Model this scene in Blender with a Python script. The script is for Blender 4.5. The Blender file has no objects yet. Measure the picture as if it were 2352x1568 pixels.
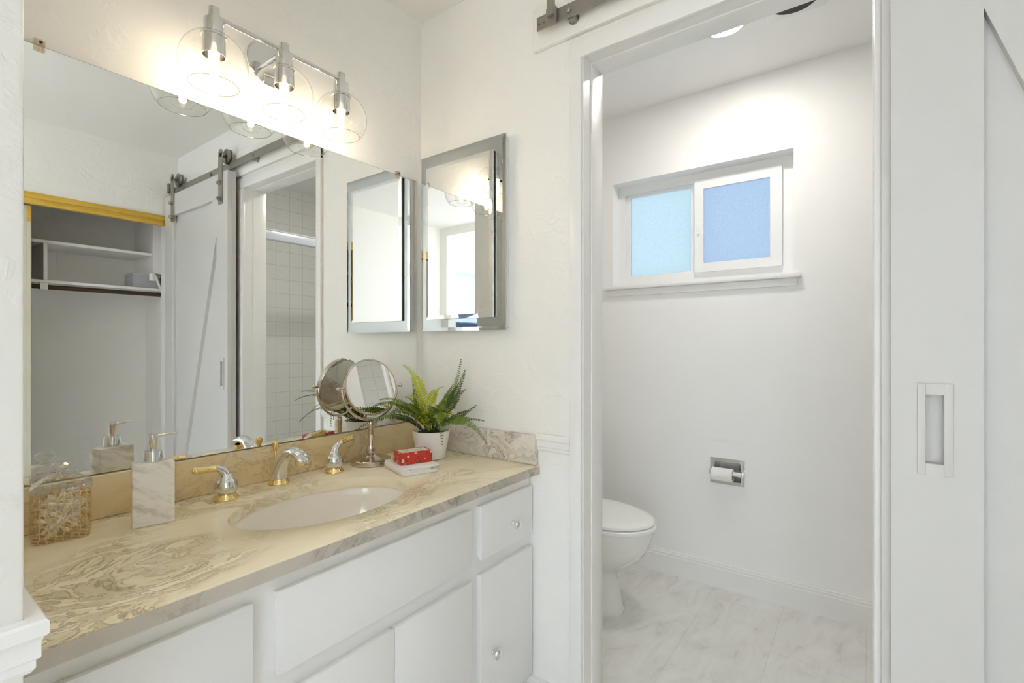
import bpy, bmesh, math, random
from mathutils import Vector, Matrix
random.seed(7)
PI = math.pi
S = bpy.context.scene
COL = S.collection

# ------------------------------------------------------------------ camera, world, big lights, exposure
YAW = math.radians(36.016)
cam_d = bpy.data.cameras.new('camera')
cam = bpy.data.objects.new('camera', cam_d); COL.objects.link(cam)
cam.location = (0, 0, 1.185)
cam.rotation_euler = (PI/2, 0, YAW - PI/2)
cam_d.sensor_width = 36.0
cam_d.lens = 1118.73/2352*36.0
cam_d.shift_y = 5.27/2352
cam_d.clip_start = 0.02
S.camera = cam

W = bpy.data.worlds.new('sky'); S.world = W
W.use_nodes = True
bg = W.node_tree.nodes['Background']
bg.inputs[0].default_value = (0.60, 0.77, 0.96, 1)
bg.inputs[1].default_value = 0.70

def area_light(name, loc, target, sx, sy, watts, col):
    d = bpy.data.lights.new(name, 'AREA'); d.shape = 'RECTANGLE'; d.size = sx; d.size_y = sy
    d.energy = watts; d.color = col
    o = bpy.data.objects.new(name, d); COL.objects.link(o); o.location = loc
    v = Vector(target) - Vector(loc)
    o.rotation_euler = v.to_track_quat('-Z', 'Y').to_euler()
    return o
# daylight through the bedroom window behind the camera
area_light('bedroom_window_daylight', (-2.35, -2.96, 1.45), (-2.35, 0, 1.40), 1.8, 1.7, 335, (1.0, 0.993, 0.985))

S.view_settings.view_transform = 'Standard'
S.view_settings.look = 'None'
S.view_settings.gamma = 1.0
S.view_settings.use_curve_mapping = False
S.view_settings.exposure = 1.34
try:
    S.cycles.max_bounces = 14; S.cycles.diffuse_bounces = 9; S.cycles.glossy_bounces = 8; S.cycles.adaptive_threshold = 0.08; S.cycles.adaptive_min_samples = 20
    S.cycles.transmission_bounces = 8; S.cycles.transparent_max_bounces = 24
    S.cycles.sample_clamp_indirect = 12.0
    S.cycles.caustics_reflective = True; S.cycles.blur_glossy = 0.3; S.cycles.caustics_refractive = False
except Exception:
    pass

BULB = 37.0        # bulb filaments
DOWNLIGHT = 54.0    # ceiling light of the toilet room

# ------------------------------------------------------------------ measures (metres)
XB = 1.328      # far wall (door wall), face towards the vanity
YA = 1.406      # mirror wall
YC = -0.941     # closet wall
XW = 2.5175     # window wall of the toilet room
ZC = 0.7935     # counter top
YF = 0.855      # counter front edge
XL = 0.1124     # end of the partition = left end of the vanity
CEIL = 2.43
BT = 0.115      # thickness of door wall

# ------------------------------------------------------------------ materials
def newmat(name):
    m = bpy.data.materials.new(name); m.use_nodes = True
    nt = m.node_tree; b = nt.nodes['Principled BSDF']
    return m, nt, b
def ramp(nt, stops):
    r = nt.nodes.new('ShaderNodeValToRGB')
    e = r.color_ramp.elements
    while len(e) < len(stops): e.new(0.5)
    for k, (p, c) in enumerate(stops):
        e[k].position = p; e[k].color = (c[0], c[1], c[2], 1)
    return r
def node(nt, typ, **kw):
    n = nt.nodes.new(typ)
    for k, v in kw.items(): setattr(n, k, v)
    return n
def objco(nt, scale=(1, 1, 1), rot=(0, 0, 0), loc=(0, 0, 0)):
    t = nt.nodes.new('ShaderNodeTexCoord'); mp = nt.nodes.new('ShaderNodeMapping')
    mp.inputs['Scale'].default_value = scale; mp.inputs['Rotation'].default_value = rot; mp.inputs['Location'].default_value = loc
    nt.links.new(t.outputs['Object'], mp.inputs['Vector'])
    return mp.outputs['Vector']
def noise(nt, vec, scale, detail=4, rough=0.5, dist=0.0):
    n = nt.nodes.new('ShaderNodeTexNoise')
    n.inputs['Scale'].default_value = scale; n.inputs['Detail'].default_value = detail
    n.inputs['Roughness'].default_value = rough; n.inputs['Distortion'].default_value = dist
    nt.links.new(vec, n.inputs['Vector'])
    return n
def math_(nt, op, a, b=None, c=None):
    n = nt.nodes.new('ShaderNodeMath'); n.operation = op
    for i, x in enumerate((a, b, c)):
        if x is None: continue
        if isinstance(x, (int, float)): n.inputs[i].default_value = x
        else: nt.links.new(x, n.inputs[i])
    return n.outputs[0]
def bump(nt, b, h, strength, dist):
    n = nt.nodes.new('ShaderNodeBump'); n.inputs['Strength'].default_value = strength; n.inputs['Distance'].default_value = dist
    nt.links.new(h, n.inputs['Height']); nt.links.new(n.outputs['Normal'], b.inputs['Normal'])
def plain(name, col, rough=0.5, metal=0.0, coat=0.0, bumpy=None, spec=0.5):
    m, nt, b = newmat(name)
    b.inputs['Base Color'].default_value = (*col, 1); b.inputs['Roughness'].default_value = rough
    b.inputs['Metallic'].default_value = metal; b.inputs['Coat Weight'].default_value = coat
    b.inputs['Specular IOR Level'].default_value = spec
    sc = 60 if bumpy is None else bumpy[0]
    n = noise(nt, objco(nt), sc, 3)
    if bumpy: bump(nt, b, n.outputs['Fac'], bumpy[1], bumpy[2])
    else:   # a little unevenness of the gloss
        mr = nt.nodes.new('ShaderNodeMapRange'); mr.inputs['To Min'].default_value = max(0.0, rough*0.97); mr.inputs['To Max'].default_value = min(1.0, rough*1.03)
        nt.links.new(n.outputs['Fac'], mr.inputs['Value']); nt.links.new(mr.outputs['Result'], b.inputs['Roughness'])
    return m

def paint_wall(name, col, rough, texture):
    m, nt, b = newmat(name)
    b.inputs['Base Color'].default_value = (*col, 1); b.inputs['Roughness'].default_value = rough
    co = objco(nt)
    big = noise(nt, co, 14, 5, 0.55, 0.6)
    fine = noise(nt, co, 160, 3, 0.6)
    r = ramp(nt, [(0.52, (0, 0, 0)), (0.60, (1, 1, 1))]); nt.links.new(big.outputs['Fac'], r.inputs[0])
    h = math_(nt, 'ADD', math_(nt, 'MULTIPLY', r.outputs[0], texture), math_(nt, 'MULTIPLY', fine.outputs['Fac'], 0.12))
    bump(nt, b, h, 0.32, 0.0022)
    return m
M = {}
M['wall'] = paint_wall('wall_paint', (0.86, 0.85, 0.82), 0.42, 1.0)
M['bathwall'] = paint_wall('toilet_room_paint', (0.88, 0.875, 0.865), 0.42, 0.10)
M['closetpaint'] = paint_wall('closet_paint', (0.82, 0.81, 0.785), 0.6, 0.3)
M['ceil'] = paint_wall('ceiling_paint', (0.85, 0.84, 0.815), 0.6, 0.3)
M['trim'] = plain('trim_paint', (0.84, 0.83, 0.815), 0.28)
M['cab'] = plain('cabinet_paint', (0.84, 0.835, 0.83), 0.35)
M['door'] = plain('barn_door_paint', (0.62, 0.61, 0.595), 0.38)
M['vinyl'] = plain('window_vinyl', (0.84, 0.84, 0.84), 0.3)
M['chrome'] = plain('chrome', (0.78, 0.78, 0.78), 0.06, 1.0)
M['nickel'] = plain('nickel', (0.66, 0.58, 0.50), 0.14, 1.0)
M['gold'] = plain('polished_brass', (0.95, 0.76, 0.36), 0.12, 1.0)
M['steel'] = plain('brushed_nickel', (0.36, 0.34, 0.31), 0.38, 0.85)
M['darkmetal'] = plain('dark_metal', (0.10, 0.085, 0.07), 0.4, 0.6)
M['porcelain'] = plain('porcelain', (0.80, 0.795, 0.76), 0.12, 0, 0.4)
M['seat'] = plain('toilet_seat_plastic', (0.86, 0.86, 0.84), 0.2)
M['basin'] = plain('bone_china_basin', (0.93, 0.885, 0.81), 0.10, 0, 0.5)
M['mirror'] = plain('silvered_glass', (0.915, 0.925, 0.915), 0.0, 1.0)
M['mirrorgrey'] = plain('smoked_mirror', (0.55, 0.575, 0.58), 0.02, 1.0)
M['blackgap'] = plain('mirror_edge_and_gap_shadow', (0.09, 0.09, 0.08), 0.5)
M['pot'] = plain('white_ceramic_pot', (0.83, 0.82, 0.79), 0.3)
M['soil'] = plain('dark_moss', (0.03, 0.045, 0.02), 0.9, bumpy=(90, 0.8, 0.01))
M['paper'] = plain('tissue_paper', (0.86, 0.85, 0.84), 0.9, bumpy=(200, 0.3, 0.002))
M['terry'] = plain('terry_cloth', (0.84, 0.82, 0.80), 0.95, bumpy=(420, 0.6, 0.002))
M['whiteplastic'] = plain('white_plastic', (0.82, 0.82, 0.81), 0.4)
M['cotton'] = plain('cotton', (0.88, 0.86, 0.82), 0.9)
M['navy'] = plain('navy_upholstery', (0.03, 0.05, 0.085), 0.8, bumpy=(300, 0.4, 0.002))
M['carpet'] = plain('bedroom_carpet', (0.55, 0.53, 0.50), 0.95, bumpy=(300, 0.6, 0.004))
M['bedwall'] = plain('bedroom_paint', (0.46, 0.50, 0.53), 0.7)
M['bedceil'] = plain('bedroom_ceiling_paint', (0.42, 0.48, 0.55), 0.7)
M['greybox'] = plain('grey_card_box', (0.42, 0.42, 0.45), 0.7)
M['creamdoor'] = plain('cream_closet_door', (0.62, 0.60, 0.50), 0.4)
M['fan_dark'] = plain('fan_opening', (0.045, 0.04, 0.035), 0.7)
M['alu'] = plain('shower_aluminium', (0.74, 0.79, 0.84), 0.25, 0.35)
M['cardroll'] = plain('cardboard', (0.42, 0.33, 0.24), 0.8)

def mk_wood():
    m, nt, b = newmat('honey_pine')
    n = noise(nt, objco(nt, (3, 60, 60)), 2.0, 5, 0.6, 0.4)
    r = ramp(nt, [(0.3, (0.60, 0.36, 0.04)), (0.7, (0.76, 0.52, 0.09))])
    nt.links.new(n.outputs['Fac'], r.inputs[0]); nt.links.new(r.outputs[0], b.inputs['Base Color'])
    b.inputs['Roughness'].default_value = 0.35
    return m
M['wood'] = mk_wood()
def mk_rod():
    m, nt, b = newmat('dark_wood_rod')
    n = noise(nt, objco(nt, (4, 90, 90)), 3, 4)
    r = ramp(nt, [(0.3, (0.035, 0.02, 0.012)), (0.7, (0.09, 0.05, 0.025))])
    nt.links.new(n.outputs['Fac'], r.inputs[0]); nt.links.new(r.outputs[0], b.inputs['Base Color']); b.inputs['Roughness'].default_value = 0.35
    return m
M['rod'] = mk_rod()

def mk_marble(name, base, mid, vein, drift, stretch, vscale, amount, flow=5.0):
    """cultured marble: flowing streaks, strongly swirled, gathered in clusters with plain patches between"""
    m, nt, b = newmat(name)
    co = objco(nt, stretch, (0, 0, 0), (1.7, 0.4, 0.2) if flow > 4 else (0, 0, 0))
    def warp(v, scale, amt, det):
        w = noise(nt, v, scale*vscale, det, 0.5)
        o_ = node(nt, 'ShaderNodeVectorMath', operation='SUBTRACT'); nt.links.new(w.outputs['Color'], o_.inputs[0]); o_.inputs[1].default_value = (0.5, 0.5, 0.5)
        sc = node(nt, 'ShaderNodeVectorMath', operation='SCALE'); sc.inputs['Scale'].default_value = amt/vscale; nt.links.new(o_.outputs[0], sc.inputs[0])
        ad = node(nt, 'ShaderNodeVectorMath', operation='ADD'); nt.links.new(v, ad.inputs[0]); nt.links.new(sc.outputs[0], ad.inputs[1])
        return ad.outputs[0]
    w1 = warp(co, 2.0, 0.85, 2); w2 = warp(w1, 6.0, 0.20, 3)
    st = node(nt, 'ShaderNodeMapping'); st.inputs['Scale'].default_value = (1.4, flow, flow); nt.links.new(w2, st.inputs[0])
    n1 = noise(nt, st.outputs[0], 2.4*vscale, 5, 0.58)
    n2 = noise(nt, st.outputs[0], 4.6*vscale, 7, 0.62)
    clus = noise(nt, w1, 2.1*vscale, 2, 0.5)
    cm = ramp(nt, [(0.42, (0, 0, 0)), (0.60, (1, 1, 1))]); nt.links.new(clus.outputs['Fac'], cm.inputs[0])
    c1 = ramp(nt, [(0.36, mid), (0.52, base), (0.70, [min(1, x*1.06) for x in base])]); nt.links.new(n1.outputs['Fac'], c1.inputs[0])
    # quiet base colour in the plain patches
    mx0 = node(nt, 'ShaderNodeMix', data_type='RGBA'); nt.links.new(math_(nt, 'ADD', 0.25, math_(nt, 'MULTIPLY', cm.outputs[0], 0.75)), mx0.inputs['Factor'])
    mx0.inputs['A'].default_value = (*base, 1); nt.links.new(c1.outputs[0], mx0.inputs['B'])
    dr = ramp(nt, [(0.46, (0, 0, 0)), (0.66, (1, 1, 1))]); nt.links.new(n2.outputs['Fac'], dr.inputs[0])
    mx1 = node(nt, 'ShaderNodeMix', data_type='RGBA'); nt.links.new(math_(nt, 'MULTIPLY', math_(nt, 'MULTIPLY', dr.outputs[0], cm.outputs[0]), 0.75*amount), mx1.inputs['Factor'])
    nt.links.new(mx0.outputs['Result'], mx1.inputs['A']); mx1.inputs['B'].default_value = (*drift, 1)
    ridge = math_(nt, 'ABSOLUTE', math_(nt, 'SUBTRACT', n2.outputs['Fac'], 0.52))
    rr = ramp(nt, [(0.0, (1, 1, 1)), (0.012, (0.5, 0.5, 0.5)), (0.04, (0, 0, 0))]); nt.links.new(ridge, rr.inputs[0])
    mx2 = node(nt, 'ShaderNodeMix', data_type='RGBA'); nt.links.new(math_(nt, 'MULTIPLY', math_(nt, 'MULTIPLY', rr.outputs[0], cm.outputs[0]), 0.85*amount), mx2.inputs['Factor'])
    nt.links.new(mx1.outputs['Result'], mx2.inputs['A']); mx2.inputs['B'].default_value = (*vein, 1)
    nt.links.new(mx2.outputs['Result'], b.inputs['Base Color'])
    b.inputs['Roughness'].default_value = 0.2; b.inputs['Coat Weight'].default_value = 0.1
    return m
M['marble'] = mk_marble('cultured_marble_top', (0.92, 0.825, 0.62), (0.80, 0.68, 0.44), (0.30, 0.25, 0.145), (0.57, 0.49, 0.31), (1.0, 1.35, 1.35), 1.25, 1.0, 4.5)
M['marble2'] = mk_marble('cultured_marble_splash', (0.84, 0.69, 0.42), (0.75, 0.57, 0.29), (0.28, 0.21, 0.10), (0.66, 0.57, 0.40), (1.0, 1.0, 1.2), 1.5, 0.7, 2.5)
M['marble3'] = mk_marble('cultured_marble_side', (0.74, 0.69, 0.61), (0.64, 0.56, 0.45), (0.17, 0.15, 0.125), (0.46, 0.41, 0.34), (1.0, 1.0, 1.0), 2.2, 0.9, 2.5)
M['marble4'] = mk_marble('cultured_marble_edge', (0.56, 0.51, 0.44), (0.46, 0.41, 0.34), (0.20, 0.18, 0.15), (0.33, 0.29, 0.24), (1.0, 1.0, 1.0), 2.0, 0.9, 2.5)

def mk_whitemarble():
    m, nt, b = newmat('white_marble_resin')
    co = objco(nt, (1, 1, 1), (0, math.radians(-28), 0))
    w = noise(nt, co, 14, 4, 0.55)
    vm = node(nt, 'ShaderNodeVectorMath', operation='SCALE'); vm.inputs['Scale'].default_value = 0.05
    nt.links.new(w.outputs['Color'], vm.inputs[0])
    va = node(nt, 'ShaderNodeVectorMath', operation='ADD'); nt.links.new(co, va.inputs[0]); nt.links.new(vm.outputs[0], va.inputs[1])
    mp = node(nt, 'ShaderNodeMapping'); mp.inputs['Scale'].default_value = (9, 9, 34); nt.links.new(va.outputs[0], mp.inputs[0])
    n = noise(nt, mp.outputs[0], 1.0, 5, 0.6)
    r = ramp(nt, [(0.30, (0.50, 0.45, 0.37)), (0.40, (0.74, 0.70, 0.63)), (0.50, (0.90, 0.88, 0.84)), (0.8, (0.92, 0.905, 0.875))])
    nt.links.new(n.outputs['Fac'], r.inputs[0]); nt.links.new(r.outputs[0], b.inputs['Base Color']); b.inputs['Roughness'].default_value = 0.3
    return m
M['whitemarble'] = mk_whitemarble()

def thin_glass(name, tint, ior=1.45, extra=0.0):
    m, nt, b = newmat(name); nt.nodes.remove(b)
    out = nt.nodes['Material Output']
    t = node(nt, 'ShaderNodeBsdfTransparent'); t.inputs[0].default_value = (*tint, 1)
    g = node(nt, 'ShaderNodeBsdfGlossy'); g.inputs['Roughness'].default_value = 0.01; g.inputs[0].default_value = (1, 1, 1, 1)
    lw = node(nt, 'ShaderNodeLayerWeight'); lw.inputs['Blend'].default_value = 0.5
    ro = noise(nt, objco(nt), 30, 2)
    f0 = ((ior-1)/(ior+1))**2
    fr = math_(nt, 'ADD', f0, math_(nt, 'MULTIPLY', math_(nt, 'POWER', lw.outputs['Facing'], 3.5), 0.6))
    f = math_(nt, 'ADD', fr, math_(nt, 'MULTIPLY', ro.outputs['Fac'], extra))
    mx = node(nt, 'ShaderNodeMixShader'); nt.links.new(f, mx.inputs[0]); nt.links.new(t.outputs[0], mx.inputs[1]); nt.links.new(g.outputs[0], mx.inputs[2])
    # the edge of the glass, seen through more thickness, is a little darker
    ed = ramp(nt, [(0.0, tint), (0.80, tint), (0.97, [x*0.55 for x in tint])]); nt.links.new(lw.outputs['Facing'], ed.inputs[0]); nt.links.new(ed.outputs[0], t.inputs[0])
    nt.links.new(mx.outputs[0], out.inputs['Surface'])
    return m
M['glass'] = thin_glass('clear_globe_glass', (0.985, 0.985, 0.98), 1.22)
M['bulbglass'] = thin_glass('bulb_glass', (0.99, 0.985, 0.97), 1.15)
M['showerglass'] = thin_glass('shower_glass', (0.985, 0.99, 0.988), 1.08)
M['clearplastic'] = thin_glass('clear_plastic', (0.93, 0.90, 0.84), 1.4, 0.15)
M['lidglass'] = thin_glass('pressed_clear_glass', (0.95, 0.945, 0.92), 1.45, 0.16)
M['glassrim'] = thin_glass('globe_rim_glass', (0.74, 0.72, 0.67), 1.5, 0.35)

def mk_jar():
    m, nt, b = newmat('gold_lattice_jar_glass')
    out = nt.nodes['Material Output']
    t = node(nt, 'ShaderNodeTexCoord'); sp = node(nt, 'ShaderNodeSeparateXYZ'); nt.links.new(t.outputs['Object'], sp.inputs[0])
    # ogee lattice on every side: wavy diagonal lines, x+y along the wall and z up
    per = 0.0235
    al = math_(nt, 'ADD', sp.outputs[0], sp.outputs[1])
    P0 = math_(nt, 'DIVIDE', math_(nt, 'ADD', al, sp.outputs[2]), per); Q0 = math_(nt, 'DIVIDE', math_(nt, 'SUBTRACT', al, sp.outputs[2]), per)
    def wavy(p_, q_):
        v_ = math_(nt, 'ADD', p_, math_(nt, 'MULTIPLY', math_(nt, 'SINE', math_(nt, 'MULTIPLY', q_, 2*PI)), 0.15))
        return math_(nt, 'LESS_THAN', math_(nt, 'ABSOLUTE', math_(nt, 'SUBTRACT', math_(nt, 'FRACT', v_), 0.5)), 0.075)
    line = math_(nt, 'MAXIMUM', wavy(P0, Q0), wavy(Q0, P0))
    tr = node(nt, 'ShaderNodeBsdfTransparent'); tr.inputs[0].default_value = (0.985, 0.955, 0.89, 1)
    gl = node(nt, 'ShaderNodeBsdfGlossy'); gl.inputs[0].default_value = (0.95, 0.85, 0.66, 1); gl.inputs['Roughness'].default_value = 0.08
    bp = node(nt, 'ShaderNodeBump'); bp.inputs['Strength'].default_value = 0.5; bp.inputs['Distance'].default_value = 0.002
    nt.links.new(line, bp.inputs['Height']); nt.links.new(bp.outputs[0], gl.inputs['Normal'])
    mx = node(nt, 'ShaderNodeMixShader'); mx.inputs[0].default_value = 0.10
    nt.links.new(tr.outputs[0], mx.inputs[1]); nt.links.new(gl.outputs[0], mx.inputs[2])
    b.inputs['Base Color'].default_value = (0.74, 0.58, 0.33, 1); b.inputs['Metallic'].default_value = 0.6; b.inputs['Roughness'].default_value = 0.22
    mx2 = node(nt, 'ShaderNodeMixShader'); nt.links.new(math_(nt, 'MULTIPLY', line, 0.85), mx2.inputs[0])
    nt.links.new(mx.outputs[0], mx2.inputs[1]); nt.links.new(b.outputs[0], mx2.inputs[2])
    nt.links.new(mx2.outputs[0], out.inputs['Surface'])
    return m
M['jar'] = mk_jar()

def emit(name, col, strength):
    m, nt, b = newmat(name)
    b.inputs['Base Color'].default_value = (0, 0, 0, 1)
    b.inputs['Emission Color'].default_value = (*col, 1); b.inputs['Emission Strength'].default_value = strength
    return m
M['filament'] = emit('glowing_filament', (1.0, 0.83, 0.62), BULB)
M['downlight'] = emit('downlight_lens', (1.0, 0.95, 0.88), DOWNLIGHT)

def mk_pane(name, tint, mixv):
    """obscured window pane: pebbled glass that scatters the sky behind it"""
    m, nt, b = newmat(name); nt.nodes.remove(b); out = nt.nodes['Material Output']
    co = objco(nt); n = noise(nt, co, 190, 2, 0.5)
    r = ramp(nt, [(0.25, [x*0.86 for x in tint]), (0.6, tint)]); nt.links.new(n.outputs['Fac'], r.inputs[0])
    tl = node(nt, 'ShaderNodeBsdfTranslucent'); nt.links.new(r.outputs[0], tl.inputs[0])
    tp = node(nt, 'ShaderNodeBsdfTransparent'); nt.links.new(r.outputs[0], tp.inputs[0])
    mx = node(nt, 'ShaderNodeMixShader'); mx.inputs[0].default_value = mixv
    nt.links.new(tl.outputs[0], mx.inputs[1]); nt.links.new(tp.outputs[0], mx.inputs[2])
    nt.links.new(mx.outputs[0], out.inputs['Surface'])
    return m
M['pane1'] = mk_pane('obscured_pane', (0.79, 0.82, 0.79), 0.7)
M['pane2'] = mk_pane('obscured_pane_with_screen', (0.71, 0.735, 0.77), 0.7)

def mk_tile(name, col, grout, size, mort=0.018):
    m, nt, b = newmat(name)
    t = node(nt, 'ShaderNodeTexCoord'); sp = node(nt, 'ShaderNodeSeparateXYZ'); nt.links.new(t.outputs['Object'], sp.inputs[0])
    cb = node(nt, 'ShaderNodeCombineXYZ'); nt.links.new(sp.outputs[0], cb.inputs[0]); nt.links.new(sp.outputs[2], cb.inputs[1])
    br = node(nt, 'ShaderNodeTexBrick'); br.offset = 0.0
    br.inputs['Color1'].default_value = (*col, 1); br.inputs['Color2'].default_value = (*[x*0.985 for x in col], 1); br.inputs['Mortar'].default_value = (*grout, 1)
    br.inputs['Scale'].default_value = 1.0/size; br.inputs['Mortar Size'].default_value = mort; br.inputs['Brick Width'].default_value = 1.0; br.inputs['Row Height'].default_value = 1.0
    nt.links.new(cb.outputs[0], br.inputs['Vector']); nt.links.new(br.outputs['Color'], b.inputs['Base Color'])
    b.inputs['Roughness'].default_value = 0.18
    bump(nt, b, math_(nt, 'SUBTRACT', 1.0, br.outputs['Fac']), 0.4, 0.002)
    return m
M['tile'] = mk_tile('shower_tile', (0.92, 0.915, 0.885), (0.72, 0.72, 0.70), 0.1135)

def mk_floor():
    m, nt, b = newmat('stone_look_vinyl')
    co = objco(nt, (1, 1, 1), (0, 0, math.radians(8)))
    br = node(nt, 'ShaderNodeTexBrick'); br.offset = 0.5
    br.inputs['Color1'].default_value = (0.80, 0.795, 0.78, 1); br.inputs['Color2'].default_value = (0.76, 0.755, 0.735, 1); br.inputs['Mortar'].default_value = (0.70, 0.69, 0.67, 1)
    br.inputs['Scale'].default_value = 1.0/0.30; br.inputs['Mortar Size'].default_value = 0.006; br.inputs['Brick Width'].default_value = 2.0; br.inputs['Row Height'].default_value = 1.0
    nt.links.new(objco(nt), br.inputs['Vector'])
    st = node(nt, 'ShaderNodeMapping'); st.inputs['Scale'].default_value = (1.0, 2.6, 1.0); nt.links.new(co, st.inputs[0])
    n = noise(nt, st.outputs[0], 5.5, 9, 0.68, 0.8)
    r = ramp(nt, [(0.30, (0.74, 0.73, 0.70)), (0.42, (0.92, 0.91, 0.895)), (0.62, (1, 1, 1))]); nt.links.new(n.outputs['Fac'], r.inputs[0])
    mx = node(nt, 'ShaderNodeMix', data_type='RGBA', blend_type='MULTIPLY'); mx.inputs['Factor'].default_value = 1
    nt.links.new(br.outputs['Color'], mx.inputs['A']); nt.links.new(r.outputs[0], mx.inputs['B'])
    nt.links.new(mx.outputs['Result'], b.inputs['Base Color']); b.inputs['Roughness'].default_value = 0.4
    return m
M['floor'] = mk_floor()

def mk_frond(name, c1, c2):
    m, nt, b = newmat(name)
    n = noise(nt, objco(nt), 55, 3)
    r = ramp(nt, [(0.35, c1), (0.65, c2)]); nt.links.new(n.outputs['Fac'], r.inputs[0]); nt.links.new(r.outputs[0], b.inputs['Base Color'])
    b.inputs['Roughness'].default_value = 0.45
    return m
M['fern_lime'] = mk_frond('fern_lime', (0.36, 0.42, 0.010), (0.52, 0.52, 0.02))
M['fern_mid'] = mk_frond('fern_green', (0.085, 0.16, 0.012), (0.20, 0.27, 0.02))
M['fern_dark'] = mk_frond('fern_dark', (0.04, 0.085, 0.012), (0.09, 0.135, 0.02))
M['stem'] = plain('fern_stem', (0.06, 0.05, 0.02), 0.6)

def mk_soapbox():
    m, nt, b = newmat('red_floral_card')
    vo = node(nt, 'ShaderNodeTexVoronoi'); vo.inputs['Scale'].default_value = 70; vo.inputs['Randomness'].default_value = 0.9
    nt.links.new(objco(nt), vo.inputs['Vector'])
    base = ramp(nt, [(0.0, (0.03, 0.03, 0.04)), (0.10, (0.74, 0.60, 0.40)), (0.30, (0.80, 0.68, 0.50)), (0.34, (0.62, 0.035, 0.018)), (1.0, (0.55, 0.03, 0.02))])
    base.color_ramp.interpolation = 'CONSTANT'
    nt.links.new(vo.outputs['Distance'], base.inputs[0])
    sel = math_(nt, 'GREATER_THAN', node_sep(nt, vo.outputs['Color']), 0.38)
    mx = node(nt, 'ShaderNodeMix', data_type='RGBA'); nt.links.new(sel, mx.inputs['Factor'])
    n = noise(nt, objco(nt), 120, 3, 0.6)
    r = ramp(nt, [(0.40, (0.10, 0.07, 0.06)), (0.46, (0.58, 0.035, 0.02)), (0.62, (0.64, 0.04, 0.02)), (0.66, (0.70, 0.32, 0.16))]); nt.links.new(n.outputs['Fac'], r.inputs[0])
    nt.links.new(r.outputs[0], mx.inputs['A']); nt.links.new(base.outputs[0], mx.inputs['B'])
    nt.links.new(mx.outputs['Result'], b.inputs['Base Color']); b.inputs['Roughness'].default_value = 0.45
    return m
def node_sep(nt, colsock):
    s = node(nt, 'ShaderNodeSeparateColor'); nt.links.new(colsock, s.inputs[0]); return s.outputs[0]
M['soapbox'] = mk_soapbox()
M['label'] = plain('cream_paper_label', (0.80, 0.74, 0.60), 0.6)
M['ink'] = plain('grey_ink', (0.22, 0.17, 0.14), 0.6)

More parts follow.
